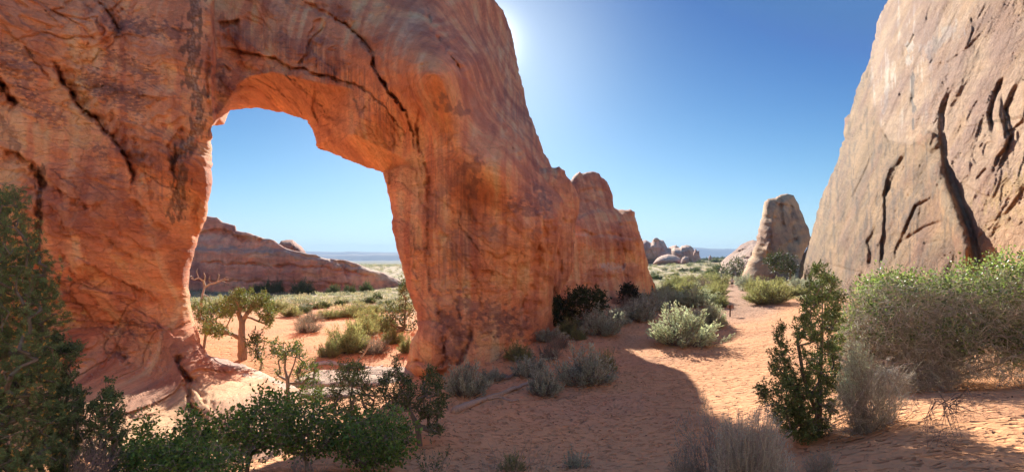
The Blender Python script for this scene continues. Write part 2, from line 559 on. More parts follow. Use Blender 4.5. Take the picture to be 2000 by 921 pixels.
m, nt, bs = new_mat("desert_ground")
at = N(nt, "ShaderNodeAttribute", attribute_name="Col")
tr = N(nt, "ShaderNodeAttribute", attribute_name="trod")
geo = N(nt, "ShaderNodeNewGeometry")
pos = geo.outputs["Position"]
n1 = noise_node(nt, 3.2, 6, 0.6, pos, (1, 1, .3))
n2 = noise_node(nt, 28, 4, 0.6, pos)
n3 = noise_node(nt, 0.35, 4, 0.6, pos)
vo = N(nt, "ShaderNodeTexVoronoi", feature='SMOOTH_F1'); vo.inputs["Scale"].default_value = 3.1
vo.inputs["Smoothness"].default_value = .35
# warp the cells so the prints are not a honeycomb
wv = N(nt, "ShaderNodeVectorMath", operation='MULTIPLY_ADD')
nw = noise_node(nt, 1.7, 3, .6, pos)
wv.inputs[1].default_value = (.55, .55, 0)
nt.links.new(nw.outputs["Color"], wv.inputs[0]); nt.links.new(pos, wv.inputs[2])
fl = N(nt, "ShaderNodeVectorMath", operation='MULTIPLY'); fl.inputs[1].default_value = (1.0, 1.35, 0)
nt.links.new(wv.outputs[0], fl.inputs[0]); nt.links.new(fl.outputs[0], vo.inputs["Vector"])
vo2 = N(nt, "ShaderNodeTexVoronoi", feature='SMOOTH_F1'); vo2.inputs["Scale"].default_value = 5.3; vo2.inputs["Smoothness"].default_value = .3
nt.links.new(fl.outputs[0], vo2.inputs["Vector"])
pit = math_node(nt, 'MINIMUM', vo.outputs["Distance"], .40); pit2 = math_node(nt, 'MINIMUM', vo2.outputs["Distance"], .36)
gate = math_node(nt, 'MULTIPLY_ADD', n3.outputs[0], 1.6, -.15)
hol = math_node(nt, 'MULTIPLY', math_node(nt, 'MULTIPLY_ADD', pit2, .7, math_node(nt, 'MULTIPLY', pit, gate)), tr.outputs["Fac"])
h = math_node(nt, 'MULTIPLY_ADD', n1.outputs[0], .38, math_node(nt, 'MULTIPLY', hol, 3.6))
h = math_node(nt, 'MULTIPLY_ADD', n2.outputs[0], .10, h)
bp = N(nt, "ShaderNodeBump"); bp.inputs["Strength"].default_value = 1.0; bp.inputs["Distance"].default_value = .15
nt.links.new(h, bp.inputs["Height"]); nt.links.new(bp.outputs[0], bs.inputs["Normal"])
v = math_node(nt, 'MULTIPLY_ADD', n1.outputs[0], .22, .76)
v = math_node(nt, 'MULTIPLY_ADD', n2.outputs[0], .14, v)
v = math_node(nt, 'MULTIPLY_ADD', n3.outputs[0], .14, v)
mx = N(nt, "ShaderNodeVectorMath", operation='SCALE')
nt.links.new(at.outputs["Color"], mx.inputs[0]); nt.links.new(v, mx.inputs["Scale"])
nt.links.new(mx.outputs[0], bs.inputs["Base Color"])
bs.inputs["Roughness"].default_value = .95; bs.inputs["Specular IOR Level"].default_value = .12
M_GROUND = m
trod = (1 - plain) * (1 - .75 * path_m)
trod = trod * sst(-1.5, 1.0, 8.5 - linedist(Xf, Yf, [(-2, 10), (2, 14), (7, 24), (11, 33), (18, 42), (25, 56)])[0] + 1.5 * v2)
trod = np.clip(trod + .35 * (1 - plain), 0, 1)
ground = np_mesh("ground", Vt, Qt, None, M_GROUND, None, cg, True, {"trod": trod})
tag(ground, "orange desert sand ground with footprints, greyer trail and scrub plain", None, None, "structure")
SKYK = None

# ------------------------------------------------------------------ rock builder
def relief(P, amp=1.0, s=1.0, tilt=0.0, slab=1.0, flute=0.0):
    """natural sandstone relief in metres, s scales its size"""
    Q = P / s
    W = np.stack([fbm(Q / 3.0 + 9, 3), fbm(Q / 3.0 + 40, 3), fbm(Q / 3.0 + 80, 3)], 1)
    Z = Q + W * .75
    c, sn = math.cos(tilt), math.sin(tilt)
    A = Z[:, 0] * c + Z[:, 2] * sn
    B = -Z[:, 0] * sn + Z[:, 2] * c
    R1 = np.stack([A / 3.6, Z[:, 1] / 6, B / 1.7], 1)
    m1 = sst(-.25, .25, fbm(Q / 5.0 + 60, 3))
    m2 = sst(-.15, .3, fbm(Q / 3.5 + 90, 3))
    out = fbm(Q / 8.0, 3) * 1.1
    t1 = terrace(fbm(R1, 3) * 7.0, .84) / 7.0
    out += slab * t1 * 1.6 * (.3 + .7 * m1)
    wz = np.stack([fbm(Q / .8 + 5, 3), 0 * A, fbm(Q / .8 + 25, 3)], 1) * .22
    v1_, p1_, e1_ = plates(np.stack([A / 2.9, Z[:, 1] / 4, B / 1.25], 1) + wz)
    v2_, p2_, e2_ = plates(np.stack([A / .95, Z[:, 1] / 1.6, B / .42], 1) + wz * 1.5, 9)
    out += slab * ((v1_ - .5) * .34 + p1_ * .30) * (.2 + .8 * m1)
    out += slab * ((v2_ - .5) * .15 + p2_ * .10) * (.12 + .88 * m2)
    out -= slab * .12 * np.exp(-(e1_ / .035) ** 2) * (.1 + .9 * m2)
    cr = np.abs(fbm(np.stack([A / 2.2, Z[:, 1] / 3, B / 3.0], 1) + 5, 4))
    out -= .22 * np.exp(-(cr / .014) ** 2) * m2
    out += fbm(Q / .6, 4) * .08
    rg2 = .30 - np.abs(fbm(np.stack([A / .6, Z[:, 1] / .7, B / .3], 1) + 55, 3, .55))
    out += slab * .08 * rg2 * (.2 + m2)
    if flute:
        fl_ = fbm(np.stack([Q[:, 0] / 1.1, Q[:, 1] / 4.5, Q[:, 2] / 14], 1), 3)
        out += flute * (fl_ * .6 - np.abs(fl_) * .8)
    relief.level = sst(-.5, .5, t1 * 1.5 + (v1_ - .5) * .55 * (.2 + .8 * m1) + (v2_ - .5) * .40 * (.1 + .9 * m2))
    relief.crack = np.exp(-(cr / .022) ** 2) * m2
    return out * amp * s

def feat(px, py, D, feats, fj=1.0):
    """ledges and cracks along drawn lines: ('l', pts, depth, width) recess on the + side; ('g', ...) groove; ('r', ...) ridge; ('s', ...) lasting step"""
    jit = fbm(np.stack([px / 34, py / 34, 0 * px], 1), 3)
    j2 = fbm(np.stack([px / 9, py / 9, 0 * px + 4], 1), 3)
    j3 = fbm(np.stack([px / 34, py / 34, 0 * px + 14], 1), 3)
    am = np.clip(.75 + 1.6 * fbm(np.stack([px / 22, py / 22, 0 * px + 24], 1), 3), .12, 1.5)
    for f in feats:
        k, pts, A, w = f[:4]
        xs = [p[0] for p in pts]; ys = [p[1] for p in pts]
        mg = 3 * w + 20
        sel = (px > min(xs) - mg) & (px < max(xs) + mg) & (py > min(ys) - mg) & (py < max(ys) + mg) if k != 's' else np.ones(px.shape, bool)
        if not sel.any():
            continue
        x = px[sel] + fj * (12 * jit[sel] + 4 * j2[sel]); y = py[sel] + fj * (12 * j3[sel] - 4 * j2[sel]); a_ = 1 + (am[sel] - 1) * fj
        d, _, _, sg, t = linedist(x, y, pts)
        taper = np.minimum(1, np.minimum(t, 1 - t) * 6 + .08)
        if k == 'l':
            o = A * a_ * sst(-1.2, 2.0, d * sg) * np.exp(-np.maximum(d * sg, 0) / w) * taper
        elif k == 'g':
            o = A * a_ * np.exp(-np.abs(d / (w * (.35 + .6 * a_))) ** 3.2) * taper
        elif k == 'r':
            o = -A * np.sqrt(np.maximum(0, 1 - (d / w) ** 2)) * taper
        else:
            o = A * sst(-w, w, d * sg)
        D[sel] = D[sel] + o
    return D

def build_rock(name, poly, Dfun, xs, ys, **kw):
    return _build_rock(name, poly, Dfun, xs, ys, **kw)

def _build_rock(name, poly, Dfun, xs, ys, T=5, front=(1.0, 25), back_w=60, relief_kw=None, feats=(), colfun=None,
               mat=None, rmetres=1.0, edge_amp=1.0, seed=1, roundfun=None, base=0.3, varnish=.6, more=None, fj=.8, ysc=1.0):
    poly = rough(poly, 7, edge_amp, True, seed)
    PX, PY = np.meshgrid(xs, ys)
    nx, ny = len(xs), len(ys)
    px = PX.ravel().copy(); py = PY.ravel().copy()
    pw = np.minimum(np.gradient(xs)[None, :], 8) * np.ones((ny, 1)); pw = np.maximum(pw, np.minimum(np.gradient(ys)[:, None], 8)).ravel()
    ins = inpoly(px, py, poly)
    d, qx, qy, _, _ = linedist(px, py, poly, True)
    keep = ins | (d < .72 * pw)
    mv = keep & ((~ins) | (d < .28 * pw))
    px[mv] = qx[mv]; py[mv] = qy[mv]
    d = np.where(mv, 0, d)
    k2 = keep.reshape(ny, nx)
    cell = k2[:-1, :-1] & k2[1:, :-1] & k2[:-1, 1:] & k2[1:, 1:]
    ii = (np.arange(ny - 1)[:, None] * nx + np.arange(nx - 1)[None])[cell]
    Q = np.stack([ii, ii + nx, ii + nx + 1, ii + 1], 1)
    used = np.unique(Q)
    mp = np.full(nx * ny, -1); mp[used] = np.arange(len(used))
    Q = mp[Q]; px = px[used]; py = py[used]; d = d[used]
    D = Dfun(px, py)
    D0 = D.copy()
    D = feat(px, py, D, feats, fj)
    P0 = pix(px, py, D0)
    rk = relief_kw or {}
    edge = sst(0, 14, d)
    D = D - relief(P0 * np.array([1, ysc, 1]), **rk) * (.35 + .65 * edge)
    R, W = front
    if roundfun is not None:
        R = roundfun(px, py)
    t = 1 - np.minimum(d / W, 1)
    D = D + R * (1 - np.sqrt(np.maximum(0, 1 - t * t)))
    F = pix(px, py, D)
    Db = np.maximum(D, D0) + base + T * (1 - np.exp(-d / back_w))
    Bk = pix(px, py, Db)
    n = len(F)
    E = np.concatenate([Q[:, [0, 1]], Q[:, [1, 2]], Q[:, [2, 3]], Q[:, [3, 0]]])
    key = np.sort(E, 1); key = key[:, 0] * n + key[:, 1]
    u, inv, cnt = np.unique(key, return_inverse=True, return_counts=True)
    be = E[cnt[inv] == 1]
    rim = np.stack([be[:, 1], be[:, 0], be[:, 0] + n, be[:, 1] + n], 1)
    V = np.concatenate([F, Bk])
    QQ = np.concatenate([Q, Q[:, ::-1] + n, rim])
    c = colfun(px, py, F * np.array([1, ysc, 1]), D)
    lv = relief.level[:, None] - .5
    c = c * (1 - varnish * lv * np.array([.75, .95, .75])) 
    c = np.clip(c, .02, .8)
    cb = colfun(px, py, Bk, Db)
    C_ = np.concatenate([c, cb])
    if more is not None:
        QQ = np.concatenate([QQ, more[1] + len(V)]); V = np.concatenate([V, more[0]]); C_ = np.concatenate([C_, more[2]])
    o = np_mesh(name, V, QQ, None, mat or M_ROCK, None, C_, True)
    return o

def lerp(a, b, t):
    t = np.asarray(t)[:, None]
    return np.asarray(a) * (1 - t) + np.asarray(b) * t

def stain(px, py, pts, w, thr=0.0, s=14.0, stretch=1.0, seed=0):
    """an irregular patch around a line: 0..1"""
    d = linedist(px, py, pts)[0]
    n = fbm(np.stack([px / s, py / (s * stretch), 0 * px + seed], 1), 4)
    return sst(-.05, .22, (1 - d / w) * .9 + n * 1.3 - .45 - thr) * sst(2.2 * w, .8 * w, d)

def red_rock(px, py, P, D, s=1.0):
    a = fbm(P / (5 * s), 4); b = fbm(P / (1.6 * s) + 20, 4)
    st = fbm(np.stack([P[:, 0] / (.45 * s), P[:, 1] / (5 * s), P[:, 2] / (9 * s)], 1), 4)
    be = fbm(np.stack([P[:, 0] / (14 * s), P[:, 1] / (14 * s), P[:, 2] / (.7 * s)], 1) + 7, 4)
    c = lerp((.69, .262, .125), (.77, .36, .185), sst(-.4, .4, a + .5 * be))
    c = lerp(c, (.53, .19, .105), .75 * sst(.02, .3, st + .45 * a))
    c = lerp(c, (.78, .45, .26), .65 * sst(.08, .4, -st + .4 * b))
    # thin desert varnish, in flaked patches
    vn = fbm(np.stack([P[:, 0] / (1.4 * s), P[:, 1] / (2 * s), P[:, 2] / (.8 * s)], 1) + 70, 5)
    m = sst(.2, .5, fbm(P / (4 * s) + 44, 3) + .1) * sst(.06, .2, vn)
    c = lerp(c, (.27, .15, .13), .6 * m)
    return c
# ------------------------------------------------------------------ the arch
def axis(a, b, step, lo, hi, coarse=14):
    return np.concatenate([np.arange(lo, a, coarse), np.arange(a, b, step), np.arange(b, hi + coarse, coarse)])

arch_left = tps([(-600, 300, 14), (-600, -250, 17), (-600, 900, 12.5), (-200, 300, 16.5), (0, 0, 18.3), (0, 300, 18.2), (0, 600, 18.6), (0, 760, 17.5), (0, 860, 15.5),
                 (150, 0, 20), (150, 300, 19.3), (150, 520, 19.6), (150, 660, 20.2), (150, 740, 19.2), (160, 830, 15.2), (0, -250, 21), (300, -250, 23.5),
                 (300, 0, 20.8), (300, 200, 20.2), (300, 450, 20.6), (300, 620, 21.6), (290, 730, 20.4), (290, 790, 17.3), (290, 860, 14.8),
                 (350, 800, 17.4), (400, 0, 21.6), (395, 250, 20.9), (400, 380, 21.6), (375, 500, 22.2), (368, 600, 22.6), (385, 680, 21.6), (410, 740, 19.6),
                 (430, 700, 23.4), (430, 800, 16.6), (480, 712, 24.0), (500, 780, 18.2), (540, 740, 22.8), (560, 800, 17.4), (600, 765, 21.5), (640, 800, 19.2), (640, 870, 15.5), (430, 870, 14.2)])
arch_span = tps([(430, 0, 25.2), (430, 100, 24.6), (430, 230, 24.6), (600, 0, 27), (600, 150, 25.0), (700, 0, 28), (690, 170, 25.2), (700, 250, 25.2), (800, 0, 29.5), (800, 250, 25.6),
                 (850, 330, 25.0), (850, 450, 24.9), (850, 560, 24.9), (835, 620, 24.6), (850, 730, 24.2), (940, 0, 64), (930, 120, 35), (950, 260, 28.6), (950, 400, 27.2), (950, 560, 27.2), (950, 680, 26.4), (950, 780, 24),
                 (1010, 150, 88), (1030, 300, 42.0), (1050, 400, 31.6), (1050, 560, 32.2), (1050, 660, 32.4), (1095, 400, 37), (1080, 560, 37), (1080, 700, 36),
                 (900, -250, 62), (600, -280, 35), (430, -250, 31), (765, 370, 26.4), (765, 450, 26.4), (790, 540, 26.0), (805, 620, 25.8), (800, 700, 25.2), (790, 760, 24.4), (1060, 290, 67), (1044, 240, 75), (1030, 205, 84), (985, 60, 94), (980, 250, 37), (1085, 360, 46)])
F_line = [(418, 236), (440, 205), (463, 168), (485, 150), (530, 141), (580, 152), (600, 156), (640, 166), (685, 172), (697, 205), (700, 232), (690, 262), (720, 275), (760, 295), (790, 312), (806, 322)]
B_line = [(415, 245), (438, 243), (450, 215), (500, 210), (560, 222), (600, 235), (613, 262), (617, 285), (650, 300), (700, 320), (748, 338)]
intra_poly = F_line + [(780, 324)] + B_line[::-1]

def arch_D(px, py):
    dl = arch_left(px, py); ds = arch_span(px, py)
    m = sst(414, 421, px + 2 * np.sin(py / 23.0)) * (py < 420)
    m = np.where(py >= 420, (px > 700).astype(float), m)
    D = dl * (1 - m) + ds * m
    df = linedist(px, py, F_line)[0]; db = linedist(px, py, B_line)[0]
    ins = inpoly(px, py, intra_poly) | (db < 3)
    t = df / (df + db + 1e-6)
    D = D + np.where(ins, t * 4.2, 0)
    # boulders leaning on the foot of the right leg
    for cx, cy, rx, ry, A in ((838, 682, 52, 56, 1.5), (812, 727, 40, 22, 1.1)):
        q = ((px - cx) / rx) ** 2 + ((py - cy) / ry) ** 2
        D = D - A * np.sqrt(np.maximum(0, 1 - q))
    return D

arch_feats = [
    # left wall
    ('l', [(265, 385), (258, 340), (242, 300), (218, 270), (185, 238), (152, 203), (120, 155), (100, 118)], .55, 45),
    ('g', [(100, 118), (120, 155), (152, 203), (185, 238), (218, 270), (242, 300), (258, 340), (262, 380)], .5, 4),
    ('l', [(262, 380), (275, 400), (300, 430), (330, 450)], .3, 25),
    ('g', [(-5, 150), (12, 178), (22, 192), (38, 200)], .9, 6), ('l', [(-5, 150), (12, 178), (22, 192), (38, 200)], .5, 26),
    ('l', [(235, 66), (218, 34), (198, 10), (180, -8)], .4, 26), ('g', [(180, -8), (198, 10), (218, 34), (235, 66)], .35, 3),
    ('l', [(178, 28), (165, 12), (150, -6)], .3, 15), ('g', [(40, 75), (55, 100), (80, 130), (100, 160)], .18, 3),
    ('l', [(200, 75), (225, 72), (255, 66), (300, 75)], .14, 14), ('l', [(120, 86), (150, 92), (180, 96)], .1, 12),
    
    ('g', [(80, 330), (78, 400), (72, 480), (80, 540)], .35, 9),
    ('l', [(0, 285), (35, 298), (62, 318), (80, 345), (100, 368)], .5, 22),
    ('l', [(62, 310), (88, 345), (115, 368), (150, 400), (190, 405)], .35, 16), ('l', [(150, 385), (170, 400), (195, 396)], .3, 10),
    ('l', [(95, 395), (118, 420), (130, 450), (142, 470)], .22, 12), ('l', [(90, 490), (105, 530), (130, 565), (160, 600), (200, 632)], .24, 12),
    ('l', [(110, 470), (135, 515), (165, 560), (200, 600), (240, 640)], .22, 10), ('l', [(100, 545), (112, 590), (118, 620)], .2, 10),
    ('l', [(148, 522), (165, 515), (188, 520), (215, 538), (250, 555), (290, 572), (335, 600)], .38, 22),
    ('l', [(195, 450), (225, 480), (260, 500), (300, 515)], .22, 14), ('l', [(215, 420), (240, 455), (275, 480), (330, 490)], .2, 14),
    ('l', [(115, 605), (150, 612), (190, 625), (230, 628), (300, 640)], .3, 12), ('l', [(190, 640), (215, 665), (260, 690)], .15, 12),
    ('l', [(345, 370), (330, 300), (322, 285), (345, 262), (360, 240)], .35, 22), ('l', [(352, 440), (345, 380), (335, 330), (340, 290)], .3, 14),
    ('g', [(408, 60), (405, 160), (412, 240)], .25, 4), ('g', [(395, 380), (375, 420), (385, 470)], .3, 6),
    ('l', [(300, 430), (290, 380), (280, 330), (262, 290), (255, 240)], .16, 12),
    ('g', [(345, 690), (352, 712), (366, 742), (368, 775), (380, 800), (398, 830)], .9, 7), ('l', [(430, 812), (400, 790), (378, 762), (366, 738)], .5, 18),
    ('g', [(420, 705), (440, 730), (470, 748)], .15, 4), ('l', [(450, 742), (520, 752), (600, 775)], .12, 12), ('l', [(400, 715), (418, 740), (428, 748)], .2, 9),
    ('l', [(395, 640), (398, 668), (410, 695)], .25, 10), ('l', [(372, 500), (380, 540), (376, 590)], .3, 9),
    # span
    ('g', [(419, 92), (450, 98), (500, 108), (548, 121), (576, 134), (605, 143), (640, 150), (690, 166), (722, 178), (750, 205), (778, 240), (802, 272)], .55, 3),
    ('l', [(419, 94), (450, 100), (500, 110), (548, 123), (576, 136)], .28, 40),
    ('l', [(810, 300), (806, 262), (782, 208), (752, 172), (732, 142), (724, 104), (702, 76), (668, 42), (620, 28), (560, 8)], .75, 40),
    ('g', [(585, 0), (640, 30), (675, 45), (704, 78), (726, 104), (735, 140), (755, 172), (785, 208), (808, 258)], .5, 3.5),
    ('l', [(612, 110), (600, 80), (610, 40), (630, 30)], .4, 16), ('g', [(640, 40), (612, 75), (598, 110), (580, 128)], .35, 3),
    ('l', [(660, 150), (640, 128), (622, 112), (606, 104)], .3, 16), ('l', [(424, 45), (440, 40), (470, 38)], .8, 26),
    ('l', [(424, 130), (440, 128), (452, 140)], .4, 12),
    ('l', [(575, 160), (600, 172), (640, 178), (680, 172)], .25, 10), ('g', [(618, 165), (612, 210), (625, 240)], .4, 4),
    ('l', [(700, 230), (694, 200), (690, 172), (668, 166)], .3, 8), ('l', [(675, 268), (720, 284), (770, 300), (800, 318)], .2, 6),
    # right leg and the slope above it
    ('g', [(818, 205), (815, 262), (824, 300), (838, 340), (838, 400)], .5, 4), ('l', [(838, 400), (820, 330), (812, 262), (818, 200)], .35, 20),
    ('l', [(826, 420), (810, 330), (790, 325), (760, 345)], .25, 22), ('l', [(850, 600), (838, 560), (832, 480), (836, 420), (826, 392)], .35, 20),
    ('l', [(860, 700), (868, 668), (856, 640), (852, 600)], .4, 12), ('g', [(918, 640), (914, 672), (900, 700), (888, 712)], .5, 4), ('g', [(862, 660), (868, 690), (858, 722)], .5, 4),
    ('g', [(790, 712), (812, 706), (838, 716), (850, 738)], .5, 4),
    ('l', [(1012, 640), (1020, 590), (1036, 540), (1050, 480), (1060, 430), (1062, 398), (1052, 362), (1022, 328), (996, 290), (975, 238), (955, 188), (905, 148), (868, 98), (842, 62), (838, 28), (822, -10)], 1.3, 45),
    ('g', [(822, -10), (838, 28), (842, 62), (868, 98), (905, 148), (955, 188), (975, 238), (996, 290), (1022, 328)], .5, 4),
    ('l', [(990, 290), (970, 250), (930, 215), (905, 180)], .35, 24), ('l', [(880, 40), (900, 90), (940, 130)], .3, 18), ('l', [(905, 10), (930, 50), (975, 90)], .25, 18),
    ('g', [(985, 285), (1010, 305), (1030, 300), (1045, 330)], .6, 6), ('l', [(975, 480), (990, 420), (1010, 400)], .2, 20),
    ('l', [(980, 620), (1000, 560), (1030, 500), (1040, 470)], .45, 18), ('l', [(1040, 640), (1050, 580), (1066, 520), (1080, 460), (1085, 420)], .6, 16),
    ('l', [(1010, 640), (1024, 580), (1046, 530)], .4, 12), ('l', [(905, 520), (930, 530), (975, 525)], .25, 14), ('l', [(905, 430), (950, 440), (1000, 436)], .16, 20),
    ('l', [(965, 560), (990, 566), (1020, 560)], .25, 10), ('l', [(930, 545), (936, 590), (960, 610)], .25, 12), ('l', [(880, 560), (900, 610), (905, 650)], .25, 10),
    ('l', [(950, 490), (975, 500), (1000, 488)], .4, 12),
]

def arch_col(px, py, P, D):
    c = red_rock(px, py, P, D)
    # lichen-dark band down the nose of the left pillar
    for pts, w, k in (([(388, -20), (378, 60), (372, 130), (388, 200), (385, 260), (350, 300), (352, 360), (345, 420)], 30, .8),
                      ([(78, 330), (76, 400), (72, 500)], 13, .8), ([(10, 240), (30, 290)], 24, .5)):
        c = lerp(c, (.17, .095, .065), k * stain(px, py, pts, w, 0, 9, 2.4, 3))
        c = lerp(c, (.62, .42, .30), .5 * k * stain(px, py, pts, w * .7, .28, 4, 1.5, 8))
    dark = (.20, .105, .095)
    for pts, w, st in (([(15, 130), (60, 132), (45, 175)], 34, .5), ([(180, 160), (230, 185), (260, 205)], 42, .35), ([(190, 170), (270, 185)], 24, .3), ([(225, 55), (260, 50), (350, 65)], 30, .5),
                       ([(215, 110), (300, 150)], 30, .4), ([(60, 200), (110, 230)], 36, .5), ([(190, 290), (200, 300)], 22, .6), ([(240, 628), (312, 640)], 14, .35), ([(205, 640), (280, 655)], 13, .35),
                       ([(10, 90), (60, 110)], 20, .4), ([(215, 690), (250, 700)], 14, .6), ([(900, 330), (935, 320), (920, 380)], 22, 1.6), ([(1000, 400), (1040, 415)], 22, .8),
                       ([(870, 620), (900, 660), (880, 690)], 40, 1), ([(950, 640), (1020, 640)], 36, .8), ([(900, 590), (990, 620)], 34, .8), ([(425, 140), (440, 175), (430, 210)], 26, 1.2),
                       ([(1050, 370), (1065, 400)], 22, .7), ([(860, 200), (900, 215)], 25, 1.6)):
        c = lerp(c, dark, .62 * stain(px, py, pts, w, .02, 11, st, 5))
    # violet grey water streaks over the span and the leg
    st = fbm(np.stack([px / 5.0, py / 120.0, 0 * px + 2], 1), 4)
    for pts, w in (([(450, 60), (600, 100), (760, 220)], 46), ([(720, 220), (780, 280)], 40), ([(620, 130), (700, 150)], 30), ([(860, 300), (900, 420), (880, 520)], 60), ([(1000, 180), (1060, 300)], 30), ([(300, 300), (320, 380)], 20)):
        c = lerp(c, (.30, .145, .115), .55 * stain(px, py, pts, w, -.1, 20, 4, 12) * sst(-.2, .25, st))
    c = lerp(c, (.66, .36, .20), .5 * stain(px, py, [(840, 190), (828, 300)], 14, 0, 6, 4, 2))
    # paler, sand-dusted apron and the clean fresh ceiling of the opening
    ins = inpoly(px, py, intra_poly).astype(float)
    c = lerp(c, (.62, .30, .15), .6 * ins)
    ap = sst(.0, 1.0, (py - 735 + 25 * fbm(np.stack([px / 60, py / 30, 0 * px], 1), 3)) / 40) * (px < 700)
    c = lerp(c, (.68, .38, .21), .85 * ap)
    bl = stain(px, py, [(410, 695), (480, 715), (560, 745), (640, 770)], 15, -.3, 30, .3, 1)
    c = lerp(c, (.62, .47, .36), .75 * bl)
    sp = sst(.16, .3, fbm(np.stack([px / 7, py / 5, 0 * px], 1), 3)) * sst(660, 700, py) * sst(760, 735, py) * (px < 330)
    c = lerp(c, (.60, .40, .30), .6 * sp)
    return c

B_poly = B_line + [(756, 370), (763, 400), (766, 440), (776, 490), (790, 540), (801, 580), (814, 610), (817, 640), (803, 665), (795, 700), (789, 722), (783, 760), (775, 870)]
L_edge = [(660, 870), (640, 800), (600, 765), (540, 740), (480, 712), (430, 699), (407, 692), (396, 676), (384, 640), (373, 600), (368, 560), (373, 520), (386, 470), (404, 422), (408, 390), (415, 350), (413, 300)]
arch_poly = [(-600, -230), (-200, -262), (60, -250), (300, -290), (560, -300), (760, -260), (870, -190), (935, -95), (966, 0), (985, 28), (998, 60), (1006, 100), (1017, 150), (1030, 210), (1046, 252), (1060, 290),
             (1073, 316), (1080, 332), (1089, 365), (1101, 398), (1098, 440), (1088, 482), (1083, 528), (1081, 590), (1080, 720), (900, 880)] + B_poly[::-1] + L_edge[::-1]
# order: leg inner side (bottom to top), opening's top (right to left), pillar's inner side (top to bottom)
arch_poly += [(640, 930), (-600, 1000)]

def arch_round(px, py):
    r = 2.2 * sst(700, 900, px) * sst(560, 300, py) + .9
    r = np.where((px < 480) & (py > 230) & (py < 660), 1.0, r)
    r = np.where((px > 430) & (px < 760) & (py > 120) & (py < 360), .25, r)
    r = np.where((px > 395) & (px < 700) & (py > 660), .4, r)
    return r

xs = axis(-10, 1112, 2.1, -600, 1112); ys = axis(-10, 880, 2.1, -300, 1000)
arch = build_rock("sandstone_arch", arch_poly, arch_D, xs, ys, T=6.0, front=(1, 22), back_w=45, relief_kw=dict(amp=.62, s=1.0, tilt=-.75, slab=.85, flute=.12),
                  feats=arch_feats, colfun=arch_col, roundfun=arch_round, seed=2, mat=M_ROCKARCH, ysc=.3)
tag(arch, "towering red sandstone arch with a wide opening through its wall", "rock arch")

# the two fins that carry the wall on behind the arch
def simple_col(s=1.0, pale=0.0, grey=0.0, k=1.0):
    def f(px, py, P, D):
        c = red_rock(px, py, P, D, s)
        if pale: c = lerp(c, (.60, .40, .28), pale * np.ones(len(px)))
        if grey: c = lerp(c, (.36, .27, .21), grey * sst(-.3, .3, fbm(P / (6 * s) + 3, 4)))
        return c * k
    return f
fin2_poly = [(1020, 330), (1076, 326), (1092, 325), (1103, 333), (1113, 350), (1124, 368), (1132, 392), (1130, 415), (1124, 440), (1121, 480), (1120, 528), (1112, 577), (1112, 720), (1020, 720)]
fin2 = build_rock("rock_fin", fin2_poly, tps([(1040, 350, 43), (1040, 620, 40), (1090, 335, 45), (1100, 450, 41.5), (1090, 560, 40), (1130, 400, 46), (1120, 560, 44), (1110, 700, 41)]),
                  np.arange(1015, 1140, 2.4), np.arange(318, 725, 2.4), T=6, front=(3.5, 34), back_w=30, relief_kw=dict(amp=.55, s=1.1, tilt=.8, slab=1.1, flute=.05),
                  feats=[('l', [(1096, 580), (1106, 520), (1112, 450), (1110, 400), (1100, 360)], .8, 16), ('l', [(1080, 600), (1092, 540), (1100, 470)], .6, 12), ('g', [(1084, 470), (1100, 540), (1096, 600)], .5, 5), ('l', [(1085, 420), (1105, 430), (1125, 425)], .5, 10)],
                  colfun=simple_col(), seed=4, mat=M_ROCKARCH, ysc=.4)
tag(fin2, "narrow red rock fin wedged between the arch and the long stepped fin", "rock fin", "fins behind the arch")
fin3_poly = [(1060, 360), (1114, 352), (1119, 345), (1124, 340), (1132, 334), (1137, 339), (1146, 336), (1158, 334), (1170, 338), (1182, 350), (1191, 366), (1197, 382), (1199, 405), (1208, 409), (1222, 410), (1232, 408), (1240, 414), (1240, 422), (1246, 440), (1255, 468), (1262, 500), (1270, 535), (1281, 562), (1290, 600), (1290, 720), (1060, 720)]
